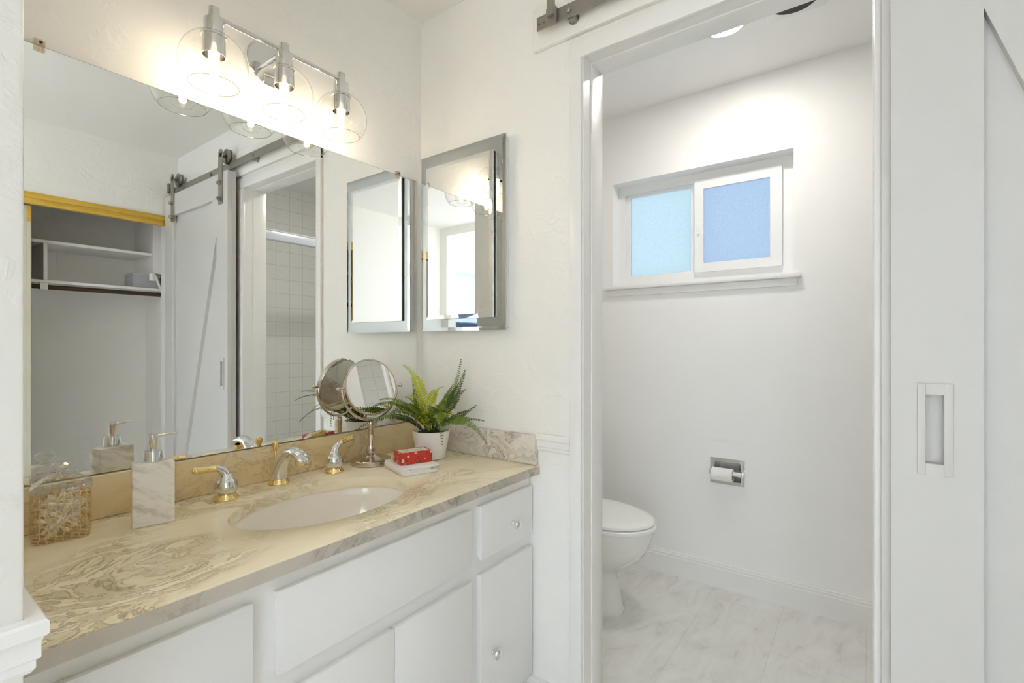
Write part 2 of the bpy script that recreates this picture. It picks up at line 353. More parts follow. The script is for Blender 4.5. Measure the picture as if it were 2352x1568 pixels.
# ------------------------------------------------------------------ mesh helpers
class MB:
    def __init__(s): s.v = []; s.f = []
    def add(s, v, f, mat=None):
        o = len(s.v)
        s.v += [tuple(mat @ Vector(p)) if mat is not None else tuple(p) for p in v]
        s.f += [[i+o for i in q] for q in f]
        return s
    def box(s, x0, x1, y0, y1, z0, z1, bev=0.0, seg=2, mat=None):
        if bev <= 0:
            v = [(x0,y0,z0),(x1,y0,z0),(x1,y1,z0),(x0,y1,z0),(x0,y0,z1),(x1,y0,z1),(x1,y1,z1),(x0,y1,z1)]
            return s.add(v, [[0,3,2,1],[4,5,6,7],[0,1,5,4],[1,2,6,5],[2,3,7,6],[3,0,4,7]], mat)
        bm = bmesh.new(); bmesh.ops.create_cube(bm, size=1)
        for p in bm.verts:
            p.co = ((x0+x1)/2+p.co.x*(x1-x0), (y0+y1)/2+p.co.y*(y1-y0), (z0+z1)/2+p.co.z*(z1-z0))
        bmesh.ops.bevel(bm, geom=bm.edges[:], offset=bev, segments=seg, affect='EDGES', profile=0.5)
        bm.verts.index_update()
        v = [tuple(p.co) for p in bm.verts]; f = [[q.index for q in fc.verts] for fc in bm.faces]; bm.free()
        return s.add(v, f, mat)
    def prism(s, poly, axis, a0, a1, mat=None):
        """poly: 2-D outline in the two other axes (x->(y,z), y->(x,z), z->(x,y))"""
        n = len(poly); P = []
        for a in (a0, a1):
            for (u, w) in poly:
                P.append((a,u,w) if axis == 'x' else (u,a,w) if axis == 'y' else (u,w,a))
        F = [list(range(n))[::-1], list(range(n, 2*n))] + [[i, (i+1) % n, n+(i+1) % n, n+i] for i in range(n)]
        return s.add(P, F, mat)
    def rings(s, rings, caps=(True, True), closed=True, mat=None):
        n = len(rings[0]); P = [p for r in rings for p in r]; F = []
        for k in range(len(rings)-1):
            for i in range(n if closed else n-1):
                j = (i+1) % n
                F.append([k*n+i, k*n+j, (k+1)*n+j, (k+1)*n+i])
        if caps[0]: F.append(list(range(n))[::-1])
        if caps[1]: F.append([(len(rings)-1)*n+i for i in range(n)])
        return s.add(P, F, mat)
    def lathe(s, prof, c=(0, 0, 0), seg=36, sx=1, sy=1, axis='z', caps=(True, True), mat=None):
        R = []
        for (r, h) in prof:
            ring = []
            for i in range(seg):
                a = 2*PI*i/seg; p = (max(r, 1e-5)*math.cos(a)*sx, max(r, 1e-5)*math.sin(a)*sy, h)
                if axis == 'x': p = (p[2], p[0], p[1])
                elif axis == 'y': p = (p[0], p[2], p[1])
                ring.append((p[0]+c[0], p[1]+c[1], p[2]+c[2]))
            R.append(ring)
        return s.rings(R, caps, True, mat)
    def tube(s, pts, rad, seg=14, caps=(True, True), sx=1.0, mat=None):
        pts = [Vector(p) for p in pts]; n = len(pts)
        if not isinstance(rad, (list, tuple)): rad = [rad]*n
        T = []
        for i in range(n):
            t = (pts[min(i+1, n-1)]-pts[max(i-1, 0)]); T.append(t.normalized())
        up = Vector((0, 0, 1)) if abs(T[0].z) < 0.9 else Vector((1, 0, 0))
        N = (up - T[0]*up.dot(T[0])).normalized(); R = []
        for i in range(n):
            N = (N - T[i]*N.dot(T[i])).normalized(); B = T[i].cross(N)
            R.append([tuple(pts[i] + (N*math.cos(2*PI*k/seg)*sx + B*math.sin(2*PI*k/seg))*rad[i]) for k in range(seg)])
        return s.rings(R, caps, True, mat)
    def ball(s, c, r, seg=20, n=10, sz=1.0, mat=None):
        return s.lathe([(r*math.sin(PI*k/n), -r*sz*math.cos(PI*k/n)) for k in range(n+1)], c, seg, mat=mat)
    def holed(s, axis, t0, t1, u0, u1, w0, w1, holes, mat=None):
        """a slab with rectangular holes; axis is the thin one"""
        us = sorted({u0, u1, *[h[0] for h in holes], *[h[1] for h in holes]}); ws = sorted({w0, w1, *[h[2] for h in holes], *[h[3] for h in holes]})
        us = [u for u in us if u0 <= u <= u1]; ws = [w for w in ws if w0 <= w <= w1]
        nu, nw = len(us), len(ws)
        def solid(i, j):
            if not (0 <= i < nu-1 and 0 <= j < nw-1): return False
            cu, cw = (us[i]+us[i+1])/2, (ws[j]+ws[j+1])/2
            return not any(h[0] < cu < h[1] and h[2] < cw < h[3] for h in holes)
        def P(t, u, w): return (t,u,w) if axis == 'x' else (u,t,w) if axis == 'y' else (u,w,t)
        V = []; F = []; idx = {}
        def vi(t, i, j):
            k = (t, i, j)
            if k not in idx: idx[k] = len(V); V.append(P(t1 if t else t0, us[i], ws[j]))
            return idx[k]
        for i in range(nu-1):
            for j in range(nw-1):
                if not solid(i, j): continue
                F.append([vi(0,i,j), vi(0,i,j+1), vi(0,i+1,j+1), vi(0,i+1,j)]); F.append([vi(1,i,j), vi(1,i+1,j), vi(1,i+1,j+1), vi(1,i,j+1)])
                if not solid(i-1, j): F.append([vi(0,i,j), vi(1,i,j), vi(1,i,j+1), vi(0,i,j+1)])
                if not solid(i+1, j): F.append([vi(0,i+1,j), vi(0,i+1,j+1), vi(1,i+1,j+1), vi(1,i+1,j)])
                if not solid(i, j-1): F.append([vi(0,i,j), vi(0,i+1,j), vi(1,i+1,j), vi(1,i,j)])
                if not solid(i, j+1): F.append([vi(0,i,j+1), vi(1,i,j+1), vi(1,i+1,j+1), vi(0,i+1,j+1)])
        return s.add(V, F, mat)

def obj(name, mb, mat, parent=None, smooth=0.6, loc=None):
    me = bpy.data.meshes.new(name)
    me.from_pydata(mb.v, [], mb.f)
    bm = bmesh.new(); bm.from_mesh(me)
    bmesh.ops.recalc_face_normals(bm, faces=bm.faces); bm.to_mesh(me); bm.free()
    me.materials.append(M[mat] if isinstance(mat, str) else mat)
    if smooth:
        me.shade_smooth()
        try: me.set_sharp_from_angle(angle=smooth)
        except Exception: pass
    o = bpy.data.objects.new(name, me); COL.objects.link(o)
    if parent is not None: o.parent = parent
    if loc is not None: o.location = loc
    return o
def struct(name, mb, mat, parent=None, label=None):
    o = obj(name, mb, mat, parent)
    if parent is None:
        o['kind'] = 'structure'
        if label: o['label'] = label
    return o
def thing(name, label, cat, loc=(0, 0, 0), rz=0.0, group=None):
    o = bpy.data.objects.new(name, None); COL.objects.link(o); o.empty_display_size = 0.05
    o.location = loc; o.rotation_euler = (0, 0, rz); o['label'] = label; o['category'] = cat
    if group: o['group'] = group
    return o
def tag(o, label, cat, group=None, kind=None):
    o['label'] = label; o['category'] = cat
    if group: o['group'] = group
    if kind: o['kind'] = kind
    return o
def dup(root, loc, rot=None, label=None):
    r = root.copy(); COL.objects.link(r); r.location = loc
    if rot is not None: r.rotation_euler = rot
    if label: r['label'] = label
    for ch in list(root.children):
        c = ch.copy(); COL.objects.link(c); c.parent = r
        for g in list(ch.children):
            d = g.copy(); COL.objects.link(d); d.parent = c
    return r
def bez(p, n):
    p = [Vector(q) for q in p]; out = []
    for i in range(n+1):
        t = i/n
        if len(p) == 3: out.append(p[0]*(1-t)**2 + p[1]*2*t*(1-t) + p[2]*t*t)
        else: out.append(p[0]*(1-t)**3 + p[1]*3*t*(1-t)**2 + p[2]*3*t*t*(1-t) + p[3]*t**3)
    return out
def through(a, b, c):
    """control point of a quadratic that passes through b half way"""
    a, b, c = Vector(a), Vector(b), Vector(c)
    return [a, b*2-(a+c)*0.5, c]

# ------------------------------------------------------------------ the room
YJ = 0.694; YR = -0.016; ZD = 2.060     # door opening: jamb faces and head
YB = 1.435                              # left wall of toilet room
struct('floor', MB().box(-1.31, XB+0.06, YC-0.62, YA+0.12, -0.1, 0), 'floor')
struct('floor_toilet_room', MB().box(XB+0.06, XW+0.2, -1.2, YB+0.1, -0.1, 0), 'floor')
struct('floor_bedroom', MB().box(-5.1, -1.31, -3.1, 3.1, -0.1, 0), 'carpet')
struct('ceiling', MB().box(-1.31, XB+0.06, YC-0.62, YA+0.12, CEIL, CEIL+0.1), 'ceil')
struct('ceiling_toilet_room', MB().box(XB+0.06, XW+0.2, -1.2, YB+0.1, 2.44, 2.54), 'bathwall')
struct('ceiling_bedroom', MB().box(-5.1, -1.31, -3.1, 3.1, 2.44, 2.54), 'bedceil')
struct('wall_left', MB().box(XL-0.05, XB, YA, YA+0.12, 0, CEIL), 'wall')
struct('wall_partition', MB().box(-1.25, XL, 0.713, YA+0.12, 0, CEIL, 0.004, 2), 'wall')
struct('wall_far', MB().holed('x', XB, XB+BT, YC-0.62, YB+0.1, 0, CEIL, [(YR-0.012, YJ+0.012, -1, ZD+0.012)]), 'wall')
XO = 1.27; XO0 = 0.05                  # closet opening in the right wall
struct('wall_right', MB().holed('y', YC-0.12, YC, -1.25, XB, 0, CEIL, [(XO0, XO, -1, 2.0)]), 'wall')
struct('wall_closet_back', MB().box(-0.3, XB, YC-0.62, YC-0.60, 0, CEIL), 'closetpaint')
struct('wall_closet_side', MB().box(-0.32, -0.3, YC-0.62, YC-0.12, 0, CEIL), 'closetpaint')
struct('wall_near', MB().holed('x', -1.37, -1.25, -3.1, 3.1, 0, 2.44, [(-0.84, 0.713, -1, 2.34)]), 'wall')
struct('wall_bedroom_back', MB().box(-5.1, -5.0, -3.1, 3.1, 0, 2.44), 'bedwall')
struct('wall_bedroom_right', MB().holed('y', -3.1, -3.0, -5.0, -1.37, 0, 2.44, [(-3.25, -1.45, 0.6, 2.3)]), 'bedwall')
struct('wall_bedroom_left', MB().box(-5.0, -1.37, 3.0, 3.1, 0, 2.44), 'wall')
XWF = XW + 0.105
TPY0, TPY1, TPZ0, TPZ1 = 0.480, 0.604, 0.519, 0.616
struct('wall_window', MB().holed('x', XW, XW+0.16, -1.14, YB+0.1, 0, 2.44, [(0.264, 1.138, 1.485, 2.067), (TPY0, TPY1, TPZ0, TPZ1)]), 'bathwall')
struct('wall_toilet_room_left', MB().box(XB+BT, XW, YB, YB+0.1, 0, 2.44), 'bathwall')
struct('wall_shower', MB().box(XB+BT, XW, -1.14, -1.02, 0, 2.44), 'tile')

# trim: door casing, jambs, stops
def casing_profile(y0, y1, z0, z1):
    pass
t = MB()
t.box(XB-0.014, XB, YJ+0.004, 0.737, 0, 2.110, 0.003)
t.box(XB-0.0145, XB, -0.075, 0.737, 2.0535, 2.110, 0.003)
t.box(XB-0.014, XB, -0.075, -0.018, 0, 2.0535, 0.003)
t.box(XB-0.017, XB, -0.0265, -0.014, 0, 2.0535, 0.003)
struct('trim_1', t, 'trim')
j = MB()
j.box(XB-0.004, XB+BT+0.004, YJ, YJ+0.012, 0, ZD+0.012)
j.box(XB-0.004, XB+BT+0.004, YR-0.012, YR, 0, ZD+0.012)
j.box(XB-0.004, XB+BT+0.004, YR, YJ, ZD, ZD+0.012)
j.box(XB+0.045, XB+BT+0.004, YJ-0.004, YJ, 0, ZD, 0.001)
j.box(XB+0.045, XB+BT+0.004, YR, YR+0.003, 0, ZD, 0.001)
j.box(XB+0.045, XB+BT+0.004, YR+0.003, YJ-0.004, ZD-0.006, ZD, 0.001)
struct('trim_2', j, 'trim')
struct('trim_3', MB().box(XB-0.017, XB, YC, 0.872, 2.127, 2.262, 0.004), 'wall')      # board that carries the rail
# chair rails
def rail_prof(d0):   # protrusion, height
    return [(0, 0.896), (0.014, 0.896), (0.0165, 0.893), (0.0165, 0.880), (0.013, 0.877), (0.011, 0.872), (0.011, 0.856), (0.0075, 0.853), (0.0075, 0.845), (0.004, 0.840), (0, 0.840)]
p = [(XB-a, z) for a, z in rail_prof(0)]
struct('trim_4', MB().prism(p, 'y', 0.737, 0.861), 'trim')
tr = MB()
pf = [(0.713-a, z) for a, z in rail_prof(0)]
n_ = len(pf)
R = []
for xx in (-1.25, XL):
    R.append([(xx if xx < 0 else XL + a*1.0, 0.713-a, z) for a, z in rail_prof(0)])
R.append([(XL+a*1.0, YF-0.001, z) for a, z in rail_prof(0)])
tr.rings(R, (True, True))
struct('trim_5', tr, 'trim')
# baseboards
def bb_prof(h): return [(0, 0), (0.014, 0), (0.014, h-0.026), (0.011, h-0.022), (0.012, h-0.012), (0.007, h-0.006), (0.008, h-0.002), (0.004, h), (0, h)]
struct('baseboard_window', MB().prism([(XW-a, z) for a, z in bb_prof(0.117)], 'y', -0.26, YB), 'trim')
struct('baseboard_far', MB().prism([(XB-a, z) for a, z in bb_prof(0.105)], 'y', 0.737, 0.895), 'trim')
struct('baseboard_toilet_room', MB().prism([(YB-a, z) for a, z in bb_prof(0.117)], 'x', XB+BT, XW-0.014), 'trim')
struct('baseboard_partition', MB().prism([(0.713-a, z) for a, z in bb_prof(0.105)], 'x', -1.25, XL), 'trim')

# window
win = MB()
win.box(XWF-0.02, XWF+0.05, 0.264, 0.322, 1.485, 2.067); win.box(XWF-0.02, XWF+0.05, 1.102, 1.138, 1.485, 2.067)
win.box(XWF-0.02, XWF+0.05, 0.322, 1.102, 2.020, 2.067); win.box(XWF-0.02, XWF+0.05, 0.322, 1.102, 1.485, 1.554)
win.box(XWF+0.02, XWF+0.05, 0.695, 0.735, 1.540, 2.030)
wo = struct('window_1', win, 'vinyl')
sash = MB()
sash.holed('x', XWF-0.038, XWF-0.0205, 0.318, 0.716, 1.552, 2.026, [(0.368, 0.672, 1.597, 1.976)])
obj('sliding_sash', sash, 'vinyl', wo)
fx = MB(); fx.holed('x', XWF-0.004, XWF+0.0195, 0.695, 1.1015, 1.5545, 2.0195, [(0.742, 1.078, 1.566, 2.006)])
obj('fixed_sash', fx, 'vinyl', wo)
ls = MB(); ls.box(XWF-0.046, XWF-0.038, 0.688, 0.700, 1.745, 1.80, 0.002)
obj('sash_latch', ls, 'vinyl', wo)
obj('pane', MB().box(XWF+0.004, XWF+0.008, 0.738, 1.082, 1.560, 2.012), 'pane1', wo)
obj('pane', MB().box(XWF-0.028, XWF-0.024, 0.364, 0.676, 1.593, 1.980), 'pane2', wo)
sl = MB()
sl.box(XW+0.0005, XWF-0.0205, 0.2645, 1.1375, 1.4855, 1.502)
sl.box(XW-0.030, XW, 0.233, 1.184, 1.480, 1.502, 0.006)
sl.box(XW-0.014, XW, 0.248, 1.170, 1.446, 1.480, 0.002)
obj('window_sill', sl, 'trim', wo)

# ------------------------------------------------------------------ barn door, rail
XD0, XD1 = XB-0.0355, XB-0.081
bd = thing('barn_door', 'white sliding barn door with diagonal brace hanging on the grey steel rail', 'door', (XB-0.058, -0.483, 0.015))
off = Vector((-(XB-0.058), 0.483, -0.015)); MO = Matrix.Translation(off)
YL_, YR_ = -0.926, -0.041
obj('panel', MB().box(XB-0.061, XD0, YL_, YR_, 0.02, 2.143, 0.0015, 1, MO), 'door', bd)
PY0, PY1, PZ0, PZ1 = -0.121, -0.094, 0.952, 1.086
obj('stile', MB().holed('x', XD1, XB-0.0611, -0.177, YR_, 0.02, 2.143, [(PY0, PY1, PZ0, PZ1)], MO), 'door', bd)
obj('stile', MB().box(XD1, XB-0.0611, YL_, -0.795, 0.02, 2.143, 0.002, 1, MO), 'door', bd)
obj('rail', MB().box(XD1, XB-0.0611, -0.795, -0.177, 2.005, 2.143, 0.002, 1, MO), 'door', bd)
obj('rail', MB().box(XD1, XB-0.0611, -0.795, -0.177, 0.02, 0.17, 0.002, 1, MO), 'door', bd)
d = Vector((0.618, 1.835)).normalized(); nrm = Vector((-d.y, d.x)); hw = 0.062
# diagonal, cut off flush by the frame around it
def clip(poly, ax, lim, keep_less):
    out = []
    for i in range(len(poly)):
        a, b = poly[i], poly[(i+1) % len(poly)]
        ia = (a[ax] <= lim) == keep_less; ib = (b[ax] <= lim) == keep_less
        if ia: out.append(a)
        if ia != ib:
            q = (lim-a[ax])/(b[ax]-a[ax]); out.append(tuple(a[k]+(b[k]-a[k])*q for k in range(2)))
    return out
A_ = Vector((-0.795, 0.17)); B_ = Vector((-0.177, 2.005))
poly = [tuple(A_-d*0.4+nrm*hw), tuple(A_-d*0.4-nrm*hw), tuple(B_+d*0.4-nrm*hw), tuple(B_+d*0.4+nrm*hw)]
for ax, lim, less in ((0, -0.1772, True), (0, -0.7948, False), (1, 2.0048, True), (1, 0.1702, False)): poly = clip(poly, ax, lim, less)
obj('brace', MB().prism(poly, 'x', XD1+0.002, XB-0.0611, MO), 'door', bd)
fp = MB(); q = XD1
fp.box(q-0.004, q-0.0002, -0.1345, PY0, 0.929, 1.108, 0.0012, 2, MO); fp.box(q-0.004, q-0.0002, PY1, -0.0815, 0.929, 1.108, 0.0012, 2, MO)
fp.box(q-0.003, q-0.0002, PY0, PY1, PZ1, 1.1075, 0.0, 2, MO); fp.box(q-0.003, q-0.0002, PY0, PY1, 0.9295, PZ0, 0.0, 2, MO)
o = obj('flush_pull', fp, 'door', bd); o['label'] = 'white rectangular recessed pull'
ZR0, ZR1 = 2.164, 2.206
for yc in (-0.790, -0.118):
    h = MB(); h.box(XD1-0.006, XD1-0.0003, yc-0.0225, yc+0.0225, 1.966, 2.25, 0.0, 2, MO)
    h.lathe([(0.0225, XD1-0.006), (0.0225, XD1-0.0003)], (0, yc, 2.25), 24, axis='x', mat=MO)
    hg = obj('hanger', h, 'steel', bd); hg['label'] = 'grey steel strap with roller'
    w = MB(); w.lathe([(0.030, XB-0.062), (0.042, XB-0.057), (0.042, XB-0.0495), (0.0335, XB-0.0478), (0.0335, XB-0.0402), (0.042, XB-0.0385), (0.042, XB-0.032), (0.030, XB-0.028)], (0, yc+0.0, ZR1+0.034), 28, axis='x', mat=MO)
    w.lathe([(0.008, XD1-0.012), (0.008, XB-0.03)], (0, yc, ZR1+0.034), 12, axis='x', mat=MO)
    obj('wheel', w, 'steel', hg)
    for zz in (1.995, 2.082):
        b_ = MB(); b_.lathe([(0.012, XD1-0.007), (0.012, XD1-0.012), (0.010, XD1-0.020), (0.006, XD1-0.026), (0.0, XD1-0.028)], (0, yc, zz), 16, axis='x', mat=MO)
        obj('bolt', b_, 'steel', hg)
rl = thing('barn_door_rail', 'grey steel sliding track above the toilet room doorway', 'rail', (XB-0.04, 0.0, ZR0))
MR = Matrix.Translation(Vector((-(XB-0.04), 0, -ZR0)))
obj('track', MB().box(XB-0.047, XB-0.041, -0.93, 0.836, ZR0, ZR1, 0.0008, 1, MR), 'steel', rl)
for ys in (0.722, 0.17, -0.33, -0.865):
    sp = MB(); sp.lathe([(0.014, XB-0.041), (0.014, XB-0.019), (0.018, XB-0.0175)], (0, ys-0.004, (ZR0+ZR1)/2-0.012 if ys > 0 else (ZR0+ZR1)/2), 18, axis='x', mat=MR)
    obj('spacer', sp, 'steel', rl)
    bt = MB(); bt.lathe([(0.009, XB-0.047), (0.009, XB-0.052), (0.006, XB-0.055), (0, XB-0.056)], (0, ys, (ZR0+ZR1)/2), 14, axis='x', mat=MR)
    obj('bolt', bt, 'steel', rl)
for ys, sgn in ((0.772, 1), (-0.905, 1)):
    st = MB(); st.box(XB-0.060, XB-0.0475, ys-0.012, ys+0.022, ZR0-0.006, ZR1+0.004, 0.0012, 1, MR)
    st.box(XB-0.072, XB-0.060, ys-0.012, ys+0.012, ZR0+0.014, ZR1+0.03, 0.0015, 1, MR)
    obj('end_stop', st, 'steel', rl)
hl = MB()
for yy in (0.826, 0.808): hl.lathe([(0.0025, XB-0.0476), (0.0025, XB-0.0472)], (0, yy, (ZR0+ZR1)/2-0.003), 10, axis='x', mat=MR)
obj('screw_hole', hl, 'darkmetal', rl)

# ------------------------------------------------------------------ closet (seen in the mirror)
cw = MB(); cw.box(XO0, XO, YC-0.02, YC+0.012, 1.994, 2.025, 0.002); cw.box(XO0, XO, YC-0.03, YC+0.004, 1.962, 1.996, 0.002)
o = struct('trim_6', cw, 'wood')
cd = thing('closet_door', 'cream sliding closet door with honey wood edge at left of the open closet', 'door', (0.34, YC-0.06, 0.01))
MC = Matrix.Translation(Vector((-0.34, -(YC-0.06), -0.01)))
obj('panel', MB().box(0.06, 0.606, YC-0.075, YC-0.045, 0.01, 1.958, 0.001, 1, MC), 'creamdoor', cd)
obj('edge_strip', MB().box(0.606, 0.622, YC-0.078, YC-0.042, 0.01, 1.868, 0.001, 1, MC), 'creamdoor', cd)
o = obj('edge_strip', MB().box(0.606, 0.622, YC-0.078, YC-0.042, 1.8685, 1.958, 0.001, 1, MC), 'wood', cd); o['label'] = 'honey wood end of the edge strip'
obj('edge_bead', MB().box(0.6222, 0.6255, YC-0.072, YC-0.048, 0.01, 1.958, 0.0, 1, MC), 'wood', cd)
YS = YC-0.26
sh = thing('closet_shelf', 'lower white closet shelf with vertical divider above the hanging rod', 'shelf', (0.5, YS, 1.56))
MS = Matrix.Translation(Vector((-0.5, -YS, -1.56)))
obj('board', MB().box(-0.299, XB-0.001, YC-0.599, YS, 1.553, 1.570, 0.001, 1, MS), 'trim', sh)
obj('divider', MB().box(0.712, 0.730, YC-0.599, YS, 1.571, 1.792, 0.001, 1, MS), 'trim', sh)
obj('bracket', MB().prism([(YC-0.599, 1.552), (YS-0.03, 1.552), (YC-0.599, 1.36)], 'x', 0.672, 0.676, MS), 'trim', sh)
hk = MB(); hk.box(0.700, 0.735, YS-0.0462, YS-0.0428, 1.512, 1.5525, mat=MS); hk.box(0.700, 0.735, YS-0.0132, YS-0.010, 1.512, 1.5525, mat=MS); hk.box(0.700, 0.735, YS-0.0428, YS-0.0132, 1.512, 1.5152, mat=MS)
obj('rod_hook', hk, 'whiteplastic', sh)
up = obj('closet_upper_shelf', MB().box(-0.299, 1.2605, YC-0.599, YS, 1.793, 1.811, 0.001, 1), 'trim')
tag(up, 'upper white closet shelf near the top of the open closet', 'shelf')
rd = obj('closet_rod', MB().tube([(-0.29, YS-0.028, 1.530), (1.32, YS-0.028, 1.530)], 0.014, 18), 'rod')
tag(rd, 'dark wooden hanging rod under the lower closet shelf', 'rod')
dcx = obj('duct_box', MB().box(1.262, XB-0.001, YC-0.598, YS+0.02, 1.672, 2.05, 0.002, 1), 'trim')
tag(dcx, 'white boxed-in duct high in the closet beside the barn door', 'box')
gb = thing('storage_box', 'grey cardboard box standing on the lower closet shelf', 'box', (1.225, YS-0.09, 1.5705))
obj('carton', MB().box(-0.065, 0.09, -0.08, 0.075, 0, 0.095, 0.002, 1), 'greybox', gb)
obj('lid', MB().box(-0.068, 0.093, -0.083, 0.078, 0.075, 0.099, 0.002, 1), 'greybox', gb)
eb = thing('angle_brace', 'white metal brace slanting down from the closet duct box', 'bracket', (1.30, YS+0.03, 1.60))
obj('strut', MB().tube([(-0.032, 0.0, 0.065), (0.026, 0.0, -0.10)], 0.008, 8), 'trim', eb)
obj('end_cap', MB().lathe([(0.017, 0), (0.017, 0.05)], (-0.045, -0.002, 0.018), 16), 'whiteplastic', eb)

# ------------------------------------------------------------------ toilet room
# downlight and fan
dl = thing('ceiling_downlight', 'round lit ceiling light inside the toilet room', 'light', (2.034, 0.45, 2.44))
obj('trim_ring', MB().lathe([(0.088, 0), (0.088, -0.004), (0.074, -0.008), (0.072, -0.003)], (0, 0, 0), 40, caps=(True, False)), 'whiteplastic', dl)
obj('lens', MB().lathe([(0.073, -0.0045), (0.060, -0.008), (0.0, -0.009)], (0, 0, 0), 40, caps=(True, True)), 'downlight', dl)
fn = thing('exhaust_fan', 'white ceiling exhaust fan plate with round dark opening', 'fan', (2.02, 0.212, 2.44))
obj('plate', MB().box(-0.105, 0.105, -0.098, 0.098, -0.012, -0.0005, 0.006, 2), 'whiteplastic', fn)
obj('opening', MB().lathe([(0.082, -0.0122), (0.082, -0.0132), (0.0, -0.0134)], (0, 0, 0), 36), 'fan_dark', fn)

# toilet
TX = 2.02
to = thing('toilet', 'white toilet with closed lid beside the window wall', 'toilet', (TX, 1.10, 0))
def egg(hw, yf, yb, z, n=48, k=0.58):
    yc = yf + (yb-yf)*k; r = []
    for i in range(n):
        a = 2*PI*i/n; sy = math.sin(a)
        r.append((hw*math.cos(a)*1.0, (yc + (yb-yc)*sy if sy > 0 else yc + (yc-yf)*sy) - 1.10, z))
    return r
bowl = [(0, .112, .865, 1.30), (.018, .113, .862, 1.30), (.05, .104, .875, 1.29), (.11, .099, .888, 1.29), (.155, .097, .897, 1.29), (.175, .102, .890, 1.29), (.195, .115, .866, 1.30),
        (.225, .136, .825, 1.30), (.265, .157, .780, 1.30), (.305, .170, .755, 1.31), (.345, .178, .741, 1.31), (.372, .182, .734, 1.31), (.386, .182, .734, 1.31)]
obj('bowl', MB().rings([egg(b[1], b[2], b[3], b[0]) for b in bowl]), 'porcelain', to, 0.9)
obj('seat', MB().rings([egg(a, b, 1.22, z) for z, a, b in ((.3895, .182, .728), (.392, .187, .722), (.404, .188, .721), (.4075, .184, .726))]), 'seat', to, 0.9)
obj('lid', MB().rings([egg(a, b, 1.21, z) for z, a, b in ((.4115, .180, .732), (.4145, .184, .727), (.424, .183, .729), (.430, .174, .741), (.434, .15, .775), (.436, .08, .86))]), 'seat', to, 0.9)
obj('tank', MB().box(-0.21, 0.21, 0.135, 0.325, 0.37, 0.72, 0.025, 3), 'porcelain', to)
obj('tank_lid', MB().box(-0.22, 0.22, 0.125, 0.330, 0.721, 0.755, 0.010, 2), 'porcelain', to)
obj('flush_lever', MB().tube([(-0.15, 0.13, 0.66), (-0.15, 0.115, 0.66), (-0.09, 0.112, 0.655)], 0.006, 10), 'chrome', to)
obj('deck', MB().box(-0.12, 0.12, 0.10, 0.30, 0.30, 0.3695, 0.02, 2), 'porcelain', to)

# recessed paper holder
th = thing('paper_holder', 'chrome recessed toilet paper holder in the wall under the window', 'holder', (XW, 0.5425, 0.567))
MT = Matrix.Translation(Vector((-XW, -0.5425, -0.567)))
obj('frame', MB().holed('x', XW-0.006, XW-0.0005, 0.465, 0.620, 0.506, 0.630, [(TPY0+0.002, TPY1-0.002, TPZ0+0.002, TPZ1-0.002)], MT), 'chrome', th)
cv = MB(); e = 0.0015
cv.box(XW+0.060, XW+0.063, TPY0+e, TPY1-e, TPZ0+e, TPZ1-e, mat=MT)
cv.box(XW-0.0004, XW+0.060, TPY0+e, TPY0+2*e, TPZ0+e, TPZ1-e, mat=MT); cv.box(XW-0.0004, XW+0.060, TPY1-2*e, TPY1-e, TPZ0+e, TPZ1-e, mat=MT)
cv.box(XW-0.0004, XW+0.060, TPY0+e, TPY1-e, TPZ0+e, TPZ0+2*e, mat=MT); cv.box(XW-0.0004, XW+0.060, TPY0+e, TPY1-e, TPZ1-2*e, TPZ1-e, mat=MT)
obj('recess', cv, 'chrome', th)
for yy in (0.472, 0.613):
    obj('post', MB().box(XW-0.034, XW-0.006, yy-0.005, yy+0.005, 0.553, 0.577, 0.003, 2, MT), 'chrome', th)
obj('roller', MB().lathe([(0.0105, 0.4775), (0.0105, 0.6075)], (XW-0.024, 0, 0.565), 20, axis='y', mat=MT), 'whiteplastic', th)
tp = thing('toilet_paper_roll', 'white toilet paper roll on the recessed chrome holder', 'paper roll', (XW-0.024, 0.559, 0.5563))
obj('tissue', MB().rings([[(r*math.cos(a), y, r*math.sin(a)) for a in [2*PI*i/36 for i in range(36)]] for r, y in ((0.0205, -0.046), (0.031, -0.046), (0.031, 0.046), (0.0205, 0.046), (0.0205, -0.046))], (False, False)), 'paper', tp)
obj('core', MB().rings([[(r*math.cos(a), y, r*math.sin(a)) for a in [2*PI*i/36 for i in range(36)]] for r, y in ((0.019, -0.0465), (0.0204, -0.0465), (0.0204, 0.0465), (0.019, 0.0465), (0.019, -0.0465))], (False, False)), 'cardroll', tp)

# shower enclosure
se = thing('shower_door', 'framed sliding glass shower doors under a pale metal header bar', 'shower door', ((XB+XW)/2, -0.285, 0.42))
MSH = Matrix.Translation(Vector((-(XB+XW)/2, 0.285, -0.42)))
x0, x1 = XB+BT+0.002, XW-0.002
hd = MB(); hd.box(x0, x1, -0.315, -0.262, 1.852, 1.905, 0.003, 2, MSH); hd.box(x0, x1, -0.318, -0.259, 1.905, 1.915, 0.002, 1, MSH)
obj('header_bar', hd, 'alu', se)
obj('glass_panel', MB().box(x0+0.02, 2.0, -0.283, -0.278, 0.45, 1.852, mat=MSH), 'showerglass', se)
obj('glass_panel', MB().box(1.95, x1-0.02, -0.303, -0.298, 0.45, 1.852, mat=MSH), 'showerglass', se)
obj('bottom_track', MB().box(x0, x1, -0.315, -0.262, 0.421, 0.45, 0.002, 1, MSH), 'alu', se)
obj('wall_jamb', MB().box(x0, x0+0.02, -0.31, -0.268, 0.45, 1.852, 0.001, 1, MSH), 'alu', se)
obj('wall_jamb', MB().box(x1-0.02, x1, -0.31, -0.268, 0.45, 1.852, 0.001, 1, MSH), 'alu', se)
tb = MB()
